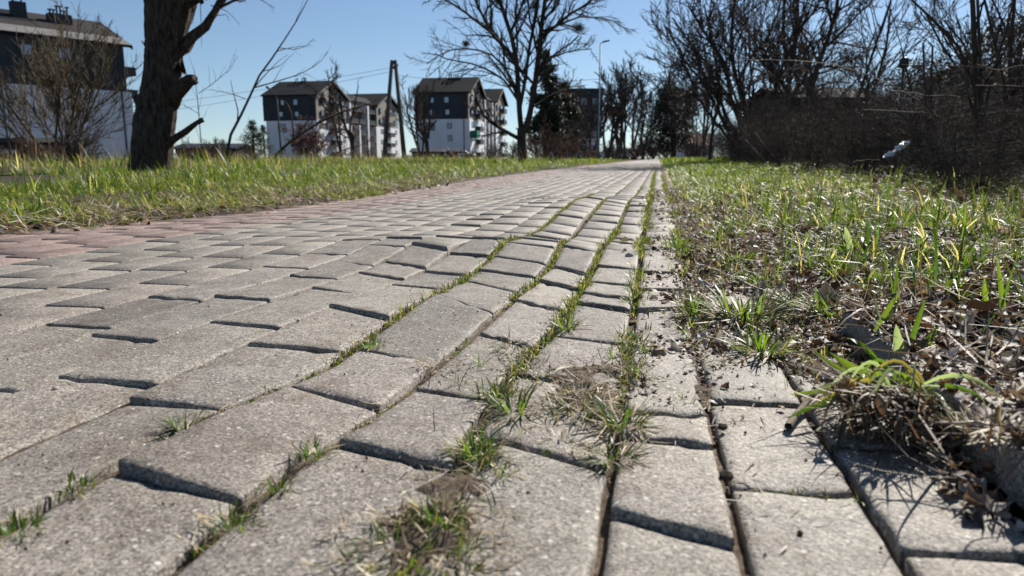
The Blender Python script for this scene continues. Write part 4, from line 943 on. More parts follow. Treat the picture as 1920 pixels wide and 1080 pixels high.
# hedge of thorny brush on the right
prT = dict(kids=[9, 6, 4], rmin=.0013, jit=.2, up=.03, ratio=(.4, .8), ang=(.5, 1.3), n=6, t0=.05, r0=.006)
protos = [shrub_proto('bramble_shrub', 16, 1.0, 1.1, prT, 3, M['twigdark']), shrub_proto('bramble_shrub', 16, 1.0, .9, prT, 3, M['twigdark'], BROWN, 350, .009),
          shrub_proto('bramble_shrub', 14, 1.0, 1.3, prT, 3, M['twig'], BROWN, 150, .009)]
hl = [(1.75, 3.0, .62), (2.25, 4.0, .75), (1.7, 4.6, .62), (2.9, 4.7, .9), (1.5, 5.8, .62), (2.3, 6.2, .95), (3.4, 6.2, 1.25), (1.45, 7.4, .7), (2.4, 8.2, 1.1), (3.4, 8.6, 1.3), (1.55, 9.6, .8), (2.7, 10.6, 1.25),
      (4.2, 11, 1.6), (1.8, 12.4, 1.0), (3.2, 13.4, 1.5), (2.0, 15.6, 1.2), (3.6, 17, 1.8), (2.2, 19.5, 1.3), (2.6, 24, 1.7), (2.3, 2.9, .68), (4.6, 7.6, 1.5), (5.4, 9.5, 1.8), (3.0, 5.4, 1.1), (2.8, 30, 2.0), (1.22, 2.25, .30), (1.6, 2.45, .42), (1.2, 3.1, .30), (1.45, 3.7, .42)]
words = ['lowest thorny brush at the right edge, nearest the camera', 'dense thorny brush right behind the white plastic bag', 'reddish bramble leaning towards the grass', 'tall bramble by the right frame edge', 'low bramble edging the lit grass',
         'bramble beneath the arching pale stem', 'thick bramble behind the upright dark stems', 'dark bramble edging the grass halfway along', 'dark bramble in front of the shaded house', 'tall thicket shrub hiding the shaded house wall', 'small bramble where the bank narrows',
         'wide bramble beside the dark roof', 'tall thicket shrub right of the dark roof', 'bramble beside the leaning pale poles', 'thicket shrub below the tangled trees', 'bramble at the foot of the multi-stemmed tree', 'tall thicket shrub behind the multi-stemmed tree', 'bramble at the left end of the thicket',
         'far bramble where the right grass strip meets the trees', 'dark brush in the lower right corner of the thicket', 'tall dark thicket shrub deep behind the twin stems', 'deepest tall shrub at the right of the thicket', 'bramble just right of the post with a round top', 'farthest bramble beside the path on the right', 'small low bramble over the litter at the right edge', 'small bramble tangle in the lower right corner of the brush', 'little bramble sprawling onto the grass below the white bag', 'bramble sprawling at the foot of the twin stems']
for i, (x, y, s) in enumerate(hl):
    o = protos[i] if i < 3 else copy_tree(protos[i % 3])
    place(o, x, y, .06, s * (1.08 if y < 6 else 1.0), random.uniform(0, 6.28), words[i], 'shrub', 'thorny shrubs along the right bank', random.uniform(.65, 1.35) if y > 6 else .9)
# upright stems / young trees at right
def stem_tree(name, specs, dep, label, mat='twigdark', mx=3, kids=(0, 8, 5, 3), rmin=.0022, cat='shrub'):
    u0 = specs[0][0][0][0]
    pr = dict(kids=list(kids), rmin=rmin, jit=.14, up=.03, ratio=(.18, .4), ang=(.3, .9), n=6, t0=.2)
    return traced_tree(name, u0, dep, specs, [], label, cat, pr, M[mat], M[mat], mx, None, .05)
stem_tree('young_tree', [([(1832, 300), (1830, 200), (1826, 100), (1822, 0), (1818, -80)], 6.5, 5), ([(1838, 300), (1840, 200), (1836, 100), (1832, 0), (1828, -80)], 4, 3), ([(1846, 200), (1862, 130), (1885, 60), (1905, -20)], 3.5, 2), ([(1826, 160), (1800, 110), (1770, 60), (1730, 20), (1700, -10)], 3, 1.6)], 4.2, 'young tree with twin dark upright stems near the right edge', cat='tree', kids=(0, 5, 3, 2))
stem_tree('young_tree', [([(1900, 290), (1890, 200), (1870, 100), (1850, 20), (1830, -60)], 4, 2.5), ([(1880, 290), (1900, 180), (1925, 90), (1950, 0)], 4, 2.5), ([(1905, 250), (1890, 120), (1900, 20), (1905, -60)], 5, 3), ([(1930, 280), (1915, 150), (1880, 40), (1850, -20)], 3, 2)], 5.0, 'crossing bare stems filling the upper right corner', cat='tree', kids=(0, 5, 3, 2))
stem_tree('dead_sapling', [([(1745, 290), (1720, 210), (1700, 130), (1685, 70), (1668, 14)], 1.5, .8), ([(1668, 14), (1655, 55), (1645, 90)], .8, .5)], 4.6, 'bent dead stem folded over at its tip against the sky', kids=(0, 1, 0, 0), mx=2)
stem_tree('dead_sapling', [([(1742, 290), (1735, 200), (1730, 80)], 2.6, 2.2)], 4.8, 'short dark broken stem standing upright in the thicket', kids=(0, 4, 2, 0), mx=2)
stem_tree('dead_sapling', [([(1752, 290), (1745, 180), (1748, 85)], 2.8, 2.4), ([(1748, 110), (1760, 140), (1765, 200)], 1.5, 1.2)], 4.8, 'second broken stem with a drooping side twig', kids=(0, 4, 2, 0), mx=2)
stem_tree('dead_sapling', [([(1725, 280), (1710, 180), (1692, 98)], 2.6, 2.0)], 5.2, 'slanting dead stem left of the upright broken ones', kids=(0, 4, 2, 0), mx=2)
stem_tree('arching_sapling', [([(1380, 112), (1450, 112), (1540, 115), (1600, 130), (1660, 152), (1720, 185), (1760, 230), (1775, 290)], .5, 1.5)], 3.8, 'long thin pale stem arching over the thicket towards the path', 'twigpale', kids=(0, 2, 0, 0), mx=2)
stem_tree('arching_sapling', [([(1710, 0), (1760, 45), (1800, 90), (1820, 140), (1835, 200), (1850, 290)], 2.2, 2.6)], 3.6, 'thick stem arching down from the top of the picture', kids=(0, 4, 2, 0), mx=2)
for k, (a_, lb) in enumerate([([(1670, 170), (1740, 178), (1800, 182)], 'pale dead cane crossing the thicket left of the twin stems'), ([(1830, 120), (1870, 130), (1925, 122)], 'pale dead cane crossing behind the twin stems'), ([(1830, 160), (1880, 160), (1930, 163)], 'straight pale cane at the right edge'), ([(1620, 206), (1680, 208), (1740, 212)], 'low pale cane in the middle of the thicket'), ([(1690, 122), (1760, 122), (1840, 126)], 'dark horizontal cane between the broken stems and the twin stems'),
                              ([(1880, 300), (1905, 283), (1900, 292), (1925, 275)], 'curved bleached twig at the right edge above the bank'), ([(1600, 305), (1625, 299), (1650, 300)], 'bleached grass leaf lying over the bank edge')]):
    q = [PT(u, v, 3.2) for u, v in a_]; out = {}; limb(out, q, .0019, .0012, 0, 0, None, wob=.0022); V, F = tubes(out[0], 4)
    tag(mesh_np('dead_cane', V, F, M['twigdark'] if 'dark' in lb else M['twigpale'], origin=q[0]), lb, 'cane', 'dead canes in the right thicket')
# leaning pale poles
for a_, lb in [([(1415, 248), (1438, 278), (1458, 305)], 'right-hand pale dead pole leaning in the dark thicket'), ([(1398, 262), (1418, 285), (1436, 303)], 'left-hand shorter pale dead pole leaning in the thicket')]:
    q = [PT(u, v, 9) for u, v in a_]; m = MB(); m.tube([tuple(p - q[0]) for p in q], [.008, .010, .012], 8); o = m.build('leaning_pole', M['twigpale'], smooth=True); o.location = q[0]; tag(o, lb, 'pole', 'pale poles leaning in the thicket')
tp = bare_proto('thicket_tree', 5.5, .6, 6, (8, 7, 5), .0085, .05, M['twigdark'])
tp2 = bare_proto('thicket_tree', 5.5, .45, 4, (9, 7, 5), .0085, .05, M['twigdark'])
tsp = [(1400, 19, .85, 'dense finely twigged tree nearest the path on the right'), (1425, 24, 1.0, 'dense twiggy tree just right of the one nearest the path'), (1560, 20, 1.0, 'dense twiggy tree above the dark roof'), (1305, 34, .8, 'slender twiggy tree between the ivy-covered tree and the thicket'), 
        (1915, 11, .6, 'twiggy tree filling the upper right corner'),]
for i, (u, d_, s_, lb) in enumerate(tsp):
    o = (tp, tp2)[i] if i < 2 else copy_tree((tp, tp2)[i % 2]); q = PT(u, 300, d_); place(o, q[0], q[1], 0, s_, random.uniform(0, 6), lb, 'tree', 'twiggy trees rising out of the thicket')
# multi-stem trees right
prR = dict(kids=[0, 16, 11, 8], rmin=.0095, jit=.22, up=.03, ratio=(.28, .5), ang=(.4, 1.1), n=6, t0=.15)
traced_tree('multi_stemmed_tree', 1440, 17, [
    ([(1395, 300), (1392, 240), (1372, 200), (1368, 160), (1350, 110), (1320, 60), (1290, 10)], 5, 2), ([(1440, 300), (1425, 250), (1400, 200), (1380, 150), (1370, 100), (1372, 40), (1380, -20)], 6, 2.5),
    ([(1330, 300), (1335, 240), (1350, 190), (1345, 140), (1310, 100), (1270, 75)], 3.5, 1.5), ([(1370, 200), (1330, 150), (1295, 120), (1265, 110)], 2.5, 1.2), ([(1385, 150), (1405, 110), (1440, 70), (1460, 20), (1470, -30)], 3, 1.4),
    ([(1425, 290), (1390, 260), (1358, 232)], 5, 3.5), ([(1360, 120), (1330, 70), (1330, 20), (1340, -30)], 2.5, 1.2), ([(1390, 170), (1420, 150), (1460, 140), (1500, 120)], 2, 1)], [],
    'tangled multi-stemmed bare tree where the thicket meets the sky', 'tree', prR, M['twigdark'], M['twigdark'])
traced_tree('tall_bare_tree', 1478, 21, [
    ([(1478, 300), (1476, 220), (1478, 150), (1490, 90), (1496, 40), (1492, -30)], 6, 3.5), ([(1478, 140), (1470, 90), (1468, 40), (1472, -20)], 4, 2.4), ([(1495, 60), (1520, 30), (1545, -10)], 2.6, 1.5), ([(1476, 200), (1450, 160), (1430, 110), (1425, 50)], 2.5, 1.2)], [],
    'tall dark bare tree behind the tangled one with a forked straight stem', 'tree', prR, M['bark'], M['twigdark'])
traced_tree('tall_bare_tree', 1525, 21, [
    ([(1528, 300), (1520, 220), (1518, 160), (1535, 120), (1552, 70), (1568, 20), (1572, -30)], 6, 3.5), ([(1520, 160), (1500, 130), (1490, 100)], 3, 2), ([(1545, 90), (1580, 60), (1610, 25), (1640, 0)], 3, 1.2), ([(1530, 140), (1560, 130), (1600, 110), (1640, 80)], 2.4, 1), ([(1560, 50), (1550, 10), (1555, -30)], 3, 1.6)], [],
    'tall bare tree leaning right above the dark roof', 'tree', prR, M['bark'], M['twigdark'])
traced_tree('tall_bare_tree', 1620, 24, [
    ([(1620, 300), (1622, 220), (1628, 160), (1622, 110), (1640, 60)], 4, 1.5), ([(1625, 180), (1600, 130), (1585, 90)], 3, 1.2), ([(1625, 170), (1650, 140), (1670, 110)], 3, 1.2)], [],
    'low bushy bare tree at the right end of the dark roof', 'tree', prR, M['twigdark'], M['twigdark'])
# olive shrub on the far left and brown leafy shrub
prO = dict(kids=[7, 7, 5], rmin=.0075, jit=.10, up=.06, ratio=(.4, .7), ang=(.25, .6), n=6, t0=.15, r0=.035)
b = PT(108, 300, 22)
o = shrub_proto('olive_shrub', 12, 3.0, 1.1, prO, 3, M['twigolive'], [(.10, .075, .035), (.13, .09, .04), (.08, .065, .03)], 700, .025)
place(o, b[0], b[1], 0, 1.22, 1.0, 'large olive-brown vase-shaped bare shrub in front of the left building', 'shrub')
b = PT(590, 300, 34)
prB = dict(kids=[7, 6, 5], rmin=.007, jit=.22, up=.02, ratio=(.4, .7), ang=(.4, 1.0), n=6, t0=.15, r0=.03)
o = shrub_proto('brown_leafed_shrub', 8, 1.7, .9, prB, 3, M['twigred'], [(.13, .065, .05), (.10, .05, .04), (.17, .09, .07)], 3800, .035)
place(o, b[0], b[1], 0, 1.25, 0, 'purple-brown leafy shrub in front of the middle building', 'shrub')
b = PT(60, 300, 20); out = {}
traced_tree('pale_sapling', 15, 18, [([(22, 300), (12, 240), (4, 170), (0, 130)], 2.4, 1.5)], [], 'pale thin trunk at the left frame edge', 'sapling', pr3, M['wood'], M['wood'], 2)
# low brush behind the verge
prL = dict(kids=[6, 5, 4], rmin=.006, jit=.22, up=.03, ratio=(.4, .7), ang=(.4, 1.1), n=5, t0=.1, r0=.014)
lp = [shrub_proto('low_brush', 12, 1.0, 1.0, prL, 3, M['twigred']), shrub_proto('low_brush', 12, 1.0, .8, prL, 3, M['twig'])]
spots = [(880, 40, .7, 'low brush before the green canopy'), (925, 34, .8, 'low brush just left of the forked trunk'), (1035, 30, 1.5, 'purple-brown brush right of the forked trunk'), (1075, 34, 1.7, 'tall purple-brown brush before the dark building'), (1105, 44, 1.1, 'brush at the foot of the street lamp'),
         (845, 50, .7, 'low brush by the garages'), (770, 48, .6, 'low brush right of the A-shaped pole'), (690, 46, .7, 'low brush left of the A-shaped pole'), (360, 20, .75, 'low brush right of the massive trunk'), (405, 22, .7, 'low brush before the small pines'), (470, 26, .6, 'low brush below the dark pine'),
         (150, 16, .8, 'low brush left of the massive trunk'), (60, 17, .8, 'low brush before the grey shed'), (1150, 60, 1.5, 'brush before the parked cars'), (1190, 75, 2.0, 'brush left of the end of the path'), (1215, 90, 2.2, 'brush at the vanishing end of the path'), (1300, 50, 1.4, 'brush right of the ivy-covered tree'),
         (960, 36, .9, 'brush at the left foot of the forked trunk'), (1010, 40, 1.6, 'brush behind the forked trunk'), (1235, 130, 4, 'far brush closing the end of the path'), (1250, 140, 5, 'tallest far brush behind the path end'), (1205, 140, 5, 'far brush left of the path end')]
for i, (u, d_, s, lb) in enumerate(spots):
    o = lp[i] if i < 2 else copy_tree(lp[i % 2]); q = PT(u, 300, d_)
    place(o, q[0], q[1], 0, s, random.uniform(0, 6), lb, 'shrub', 'low leafless brush behind the verges')
# dry weeds along the back of the left verge
x = rng.uniform(0, 1, 2600); parts_ = []
uu = rng.uniform(-60, 1150, 2600); dd_ = rng.uniform(9, 40, 2600) ; lat = (uu - 960) / FPX * dd_
Pw = RGT[None, :2] * lat[:, None] + FH[None, :2] * dd_[:, None]; ok = Pw[:, 0] < -2.6; Pw = Pw[ok]
P = np.column_stack([Pw, gz(Pw[:, 0], Pw[:, 1])]); n = len(P)
V, F, C = blades(P, rng.uniform(.18, .55, n), rng.uniform(.003, .007, n), None, np.abs(rng.normal(.2, .2, n)), rng.normal(.4, .5, n), pal(n, STRAW + [(.18, .13, .09)]), nseg=5)
tag(mesh_np('dry_weeds', V, F, M['dryl'], col=C), 'tall dry bleached weeds at the back of the left verge', 'weeds', kind='stuff')

# ================================================================== CONIFERS, IVY TREE
def conifer(name, u, dep, H, Rr, label, cols, n=9000, ivy=False):
    q = PT(u, 300, dep); root = empty(name, (q[0], q[1], 0), label=label, cat='tree')
    m = MB(); m.tube([(0, 0, -.2), (0, 0, H * .5), (.05, 0, H * .95)], [Rr * .11, Rr * .07, .02], 8); m.build('trunk', M['bark'], root, smooth=True)
    nc = 60 if not ivy else 80; cc = []
    for i in range(nc):
        h = random.uniform(.16 if not ivy else .12, 1) * H; f = (1 - h / H) ** .7 if not ivy else math.sin(math.pi * min(1, (h / H) * .8 + .15)) ** .6
        a_ = random.uniform(0, 6.28); r_ = Rr * f * math.sqrt(random.random()) * .95
        cc.append((r_ * math.cos(a_), r_ * math.sin(a_), h, Rr * random.uniform(.16, .34) * (.4 + f)))
    cc = np.array(cc); k = rng.integers(0, nc, n); P = cc[k, :3] + rng.normal(0, 1, (n, 3)) * cc[k, 3:4] * np.array([.6, .6, .4])
    V, F, C = quads(P, rng.uniform(.5, 1.2, n) * H * .018, pal(n, cols, var=.3)); mesh_np('foliage', V, F, M['ivy'], root, col=C)
    return root
DG = [(.018, .032, .012), (.03, .048, .018), (.012, .022, .010)]; OG = [(.028, .030, .012), (.045, .042, .016), (.018, .018, .008)]
conifer('pine_tree', 477, 60, 3.2, 1.5, 'small dark pine left of the middle building', DG, 5000)
conifer('pine_tree', 497, 62, 3.0, 1.0, 'second small dark pine touching the middle building', DG, 4000)
conifer('pine_tree', 420, 60, 1.7, 1.0, 'lowest pine at the foot of the leaning sapling', DG, 3000)
conifer('pine_tree', 1022, 60, 8.6, 1.9, 'tall dark pine behind the forked bare tree', DG, 12000)
conifer('pine_tree', 1055, 64, 6.5, 2.4, 'broad dark evergreen in front of the dark building', OG, 12000)
conifer('ivy_covered_tree', 1262, 75, 7.0, 2.9, 'dark ivy-covered tree at the end of the path on its right', OG, 16000, True)
conifer('evergreen', 1655, 48, 3.6, 2.4, 'dark evergreen behind the thicket under the dark roof', OG, 9000, True)
conifer('evergreen', 1720, 26, 3.2, 3.0, 'dark evergreen behind the broken stems', OG, 9000, True)
conifer('evergreen', 1885, 24, 4.3, 3.2, 'dark evergreen at the right edge behind the thicket', OG, 9000, True)
conifer('evergreen', 1470, 40, 4.0, 2.2, 'dark evergreen left of the dark roof', OG, 8000, True)
# far bare trees
fp = [bare_proto('far_bare_tree', 9, .18, 3, (9, 7, 5), .028, .16, M['twig']), bare_proto('far_bare_tree', 9, .25, 2, (10, 7, 5), .028, .18, M['twigdark']), bare_proto('far_bare_tree', 9, .1, 2, (11, 7, 5), .028, .15, M['twig'])]
fs = [(1138, 75, 1.0, 'bare tree just right of the street lamp'), (1160, 85, 1.15, 'second bare tree right of the street lamp'), (1185, 95, 1.25, 'bare tree above the parked cars'), (1172, 70, .85, 'shorter bare tree among the row left of the path end'), (1205, 85, .95, 'leaning bare tree left of the path end'),
      (1262, 78, 1.1, 'bare crown rising behind the ivy-covered tree'), (1290, 95, 1.2, 'bare tree right of the ivy-covered tree'), (1225, 140, 1.3, 'far bare tree over the end of the path'), (640, 110, 1.35, 'bare tree rising over the middle building roofs'), (790, 100, 1.05, 'bare tree left of the right-hand building'),
      (1080, 95, 1.1, 'bare tree over the dark building'), (1320, 60, .9, 'bare tree left of the tangled multi-stemmed one'), (1040, 80, .9, 'bare tree between the pine and the dark building'), (1110, 60, .6, 'small bare tree before the dark building')]
for i, (u, d_, s, lb) in enumerate(fs):
    o = fp[i] if i < 3 else copy_tree(fp[i % 3]); q = PT(u, 300, d_); place(o, q[0], q[1], 0, s, random.uniform(0, 6), lb, 'tree', 'leafless trees in the distance')

# ================================================================== BUILDINGS
def apartment(name, lat, dep, dirv, wid, bays, label, chim=(), eave=14.5, ridge=18.0, detail=True, canopy=False, endwin=()):
    """local x: from the sunny facade back along the end wall (negative = back), local y: away along the facade"""
    d = RGT[:2] * dirv[0] + FH[:2] * dirv[1]; d = d / np.linalg.norm(d); rz = math.atan2(-d[0], d[1]); p = CW(lat, dep)
    root = empty(name, (p[0], p[1], 0), rz, label=label, cat='building')
    W = wid; ZS = 8.7
    y = 0
    for (ln, kind) in bays:
        y1 = y + ln; off = 0 if kind == 'g' else -1.6
        lo = MB(); lo.box(-W + .6, off, y, y1, -.5, ZS); lo.build('lower_wall', M['white' if kind == 'g' else 'beige'], root)
        if kind == 'g':
            ym = (y + y1) / 2
            up = MB(); up.prism([(y + .003, ZS), (y1 - .003, ZS), (y1 - .003, eave), (ym, ridge), (y + .003, eave)], -W, off - .6, 'x'); up.build('grey_upper_storeys', M['grey'], root)
            fr = MB(); fr.prism([(y + .45, ZS + .01), (y1 - .45, ZS + .01), (y1 - .45, eave - .3), (ym, ridge - .5), (y + .45, eave - .3)], off - .62, off - .3, 'x'); fr.build('gable_panel', M['beige'], root)
            rf = MB()
            for (ya, yb) in ((y - .35, ym), (y1 + .35, ym)):
                za = eave - .25; th_ = .28
                rf.add([(-W - .3, ya, za), (off + .5, ya, za), (off + .5, yb, ridge + .15), (-W - .3, yb, ridge + .15), (-W - .3, ya, za + th_), (off + .5, ya, za + th_), (off + .5, yb, ridge + .15 + th_), (-W - .3, yb, ridge + .15 + th_)],
                       [(0, 1, 2, 3), (4, 7, 6, 5), (0, 4, 5, 1), (1, 5, 6, 2), (2, 6, 7, 3), (3, 7, 4, 0)])
            rf.build('roof', M['roof'], root)
            vb = MB()
            for (ya, yb) in ((y - .35, ym), (y1 + .35, ym)):
                za = eave - .25
                vb.add([(off + .5, ya, za - .25), (off + .56, ya, za - .25), (off + .56, yb, ridge - .1), (off + .5, yb, ridge - .1), (off + .5, ya, za + .3), (off + .56, ya, za + .3), (off + .56, yb, ridge + .45), (off + .5, yb, ridge + .45)],
                       [(0, 3, 2, 1), (4, 5, 6, 7), (0, 1, 5, 4), (1, 2, 6, 5), (2, 3, 7, 6), (3, 0, 4, 7)])
            vb.build('verge_board', M['seam'], root)
        else:
            up = MB(); up.box(-W + .6, off - .004, y, y1, ZS + .003, eave + .3); up.build('upper_wall', M['beige'], root)
            rf = MB(); rf.prism([(-W, eave + .3), (off + .5, eave + .3), (off - 1.5, eave + 1.9), (-W + 2, eave + 1.9)], y + .01, y1 - .01, 'y'); rf.build('roof', M['roof'], root)
        # windows and balconies on the sunny facade
        nst = 5; cols_ = [.18, .5, .82]
        for fl in range(nst):
            z = 1.1 + fl * 2.9
            for ci, cx_ in enumerate(cols_):
                yy = y + ln * cx_
                if kind == 'g' and ci == 1:
                    m = MB(); m.box(off - .3, off + 1.15, yy - 1.9, yy + 1.9, z - .75, z - .6); o = m.build('balcony', M['seam'], root)
                    m = MB(); m.box(off + 1.1, off + 1.15, yy - 1.9, yy + 1.9, z - .598, z + .4); m.box(off + .02, off + 1.098, yy - 1.9, yy - 1.85, z - .598, z + .4); m.box(off + .02, off + 1.098, yy + 1.85, yy + 1.9, z - .598, z + .4); m.build('railing', M['dark'], o)
                    hw, hh = 1.3, 1.35
                else: hw, hh = .75, 1.3
                m = MB(); m.box(off - .2, off + .03, yy - hw, yy + hw, z, z + hh); o = m.build('window', M['dark'], root)
                m = MB(); m.box(off + .031, off + .04, yy - hw + .1, yy + hw - .1, z + .1, z + hh - .1); m.build('pane', M['glass'], o)
        if kind != 'g':
            for cx_ in (.04, .345, .655, .96):
                m = MB(); yy = y + ln * cx_; m.box(off + .002, off + 1.75, yy - .4, yy + .4, -.4, (8.6 if cx_ in (.345, .96) else eave - .6)); m.build('white_pier', M['white'], root)
            for cx_ in (.1925, .5, .8075):
                for fl in range(5):
                    yy = y + ln * cx_; z = .9 + fl * 2.9; hw_ = ln * .31 / 2 - .42
                    m = MB(); m.box(off + .003, off + 1.55, yy - hw_, yy + hw_, z - .5, z - .35); o = m.build('balcony', M['seam'], root)
                    m = MB(); m.box(off + 1.5, off + 1.55, yy - hw_, yy + hw_, z - .348, z + .6); m.build('railing', M['dark' if fl % 2 else 'grey'], o)
        y = y1
    # end wall windows
    for (xx, z, hw, hh, mt) in endwin:
        m = MB(); m.box(xx - hw, xx + hw, -.05, .2, z, z + hh); o = m.build('window', M['dark'], root)
        m = MB(); m.box(xx - hw + .1, xx + hw - .1, -.06, -.052, z + .1, z + hh - .1); m.build('pane', M[mt], o)
    m = MB(); m.box(-1.35, -1.2, -.16, -.04, 0, eave - .3); m.build('downpipe', M['dark'], root)
    for (xx, yy, w_, h_) in chim:
        m = MB(); m.box(xx - w_, xx + w_, yy - .5, yy + .5, eave + 1.5, eave + 1.5 + h_); o = m.build('chimney', M['grey'], root)
        m = MB()
        for k in range(int(w_ * 3) + 1):
            a_ = xx - w_ + .25 + k * .5; m.tube([(a_, yy, eave + 1.5 + h_), (a_, yy, eave + 2.1 + h_ + .2 * (k % 2))], .1, 6); m.box(a_ - .18, a_ + .18, yy - .18, yy + .18, eave + 2.1 + h_ + .2 * (k % 2), eave + 2.2 + h_ + .2 * (k % 2))
        m.build('flue_pipes', M['dark'], o)
    return root
ew = [(-4.5, 3.9, .55, 1.3, 'glass'), (-4.5, .9, .7, 1.3, 'glass'), (-4.6, 6.6, .55, 1.3, 'glass'), (-5.2, 12.2, .55, 1.3, 'bluegl'), (-5, 9.6, .5, 1.2, 'bluegl'), (-9, 9.6, .5, 1.2, 'bluegl'), (-8.5, 12.2, .45, 1.2, 'bluegl'), (-9, 6.2, 1.0, 1.8, 'glass'), (-9, 1.0, .6, 1.3, 'glass')]
b2 = apartment('apartment_building', -44.9, 168, (.215, .977), 13.6, [(17, 'g'), (18, 'm'), (17, 'g')], 'white and grey gabled apartment block in the middle, left of the A-shaped pole', [(-7, 8, .8, 2.4), (-9, 8, .5, 2.2)], endwin=ew)
b3 = apartment('apartment_building', -9.4, 161.3, (7.8, 42.1), 12.6, [(15, 'g'), (14, 'm'), (14, 'g')], 'white and grey gabled apartment block just left of the forked bare tree', [(-5, 7, 1.6, 2.2)], endwin=ew)
b1 = apartment('apartment_building', -49.9, 96.3, (-.78, .62), 26, [(17, 'g')], 'large grey-topped apartment block at the left edge of the picture', [], endwin=[(-7.5, 12.1, .7, 1.3, 'bluegl'), (-11.5, 12.1, .7, 1.3, 'bluegl'), (-7.2, 9.0, .5, 1.3, 'bluegl'), (-7.2, 6.0, .7, 1.5, 'glass'), (-17, 2.0, .5, 1.5, 'glass')])
# left block: pale seam band, brown tile field and chimneys on the roof slope facing the camera
def slope(y): return 14.25 + (18.15 - 14.25) * (y + .35) / (8.85) + .30
m = MB()
for (xa, xb, ya, yb, dz) in [(-26, .4, -.36, 2.2, .0)]:
    m.add([(xa, ya, slope(ya) + dz), (xb, ya, slope(ya) + dz), (xb, yb, slope(yb) + dz), (xa, yb, slope(yb) + dz), (xa, ya, slope(ya) + dz + .06), (xb, ya, slope(ya) + dz + .06), (xb, yb, slope(yb) + dz + .06), (xa, yb, slope(yb) + dz + .06)], [(0, 3, 2, 1), (4, 5, 6, 7), (0, 1, 5, 4), (1, 2, 6, 5), (2, 3, 7, 6), (3, 0, 4, 7)])
m.build('seamed_eaves_band', M['seam'], b1)
m = MB()
for (xa, xb, ya, yb, dz) in [(-9, -.1, 2.25, 8.3, .0), (-26, -13.3, 2.25, 8.3, .0), (-13.2, -9.1, 2.25, 4.2, 0)]:
    m.add([(xa, ya, slope(ya) + dz), (xb, ya, slope(ya) + dz), (xb, yb, slope(yb) + dz), (xa, yb, slope(yb) + dz), (xa, ya, slope(ya) + dz + .05), (xb, ya, slope(ya) + dz + .05), (xb, yb, slope(yb) + dz + .05), (xa, yb, slope(yb) + dz + .05)], [(0, 3, 2, 1), (4, 5, 6, 7), (0, 1, 5, 4), (1, 2, 6, 5), (2, 3, 7, 6), (3, 0, 4, 7)])
m.build('tiled_slope', M['brown'], b1)
for (xx, yy, w_, h0, h_, nn) in [(-5.6, 5.6, 1.3, 15.5, 2.7, 6), (-9.9, 6.2, .75, 15.5, 3.6, 2)]:
    m = MB(); m.box(xx - w_, xx + w_, yy - .6, yy + .6, h0, h0 + h_); o = m.build('chimney', M['grey'], b1)
    m = MB()
    for k in range(nn):
        a_ = xx - w_ + .3 + k * (2 * w_ - .6) / max(1, nn - 1); hh = random.choice([.4, .6, .9]); m.tube([(a_, yy, h0 + h_), (a_, yy, h0 + h_ + hh)], .11, 6); m.box(a_ - .2, a_ + .2, yy - .2, yy + .2, h0 + h_ + hh, h0 + h_ + hh + .14)
    m.build('flue_pipes', M['dark'], o)
for k, z in enumerate([2.2, 5.1, 8.0, 10.9]):
    m = MB(); m.box(.02, 1.3, 1.0, 4.5, z, z + 1.1); m.build('balcony', M['grey'] if k > 1 else M['beige'], b1)
# green canopy on the right-hand block
m = MB(); m.box(.1, 1.6, .4, 3.6, 4.6, 6.2); m.build('green_awning', M['green'], b3)
# dark building behind the lamp
def block(name, u0, u1, vt, dep, lab, mats=('grey', 'white'), H2=.45, depth=14):
    a = PT(u0, 300, dep); c = PT(u1, 300, dep); top_ = PT((u0 + u1) / 2, vt, dep)[2]; wd = np.linalg.norm((c - a)[:2]); rz = math.atan2(c[1] - a[1], c[0] - a[0])
    root = empty(name, (a[0], a[1], 0), rz, label=lab, cat='building')
    m = MB(); m.box(0, wd, 0, depth, -.3, top_ * H2); m.build('wall', M[mats[1]], root)
    m = MB(); m.box(-.3, wd + .3, -.3, depth + .3, top_ * H2 + .003, top_ - .3); m.build('upper_storeys', M[mats[0]], root)
    m = MB(); m.box(-.5, wd + .5, -.5, depth + .5, top_ - .297, top_); m.build('roof', M['dark'], root)
    for fl in range(4):
        for k in range(3):
            z = (fl + .35) * top_ / 4.4; x_ = wd * (k + .5) / 3; m = MB(); m.box(x_ - .6, x_ + .6, -.36, -.1, z, z + 1.3); o = m.build('window', M['dark'], root)
            m = MB(); m.box(x_ - .5, x_ + .5, -.37, -.362, z + .1, z + 1.2); m.build('pane', M['glass'], o)
    return root
block('tower_block', 1062, 1124, 166, 125, 'dark flat-roofed block behind the street lamp with a pale base', H2=.30)
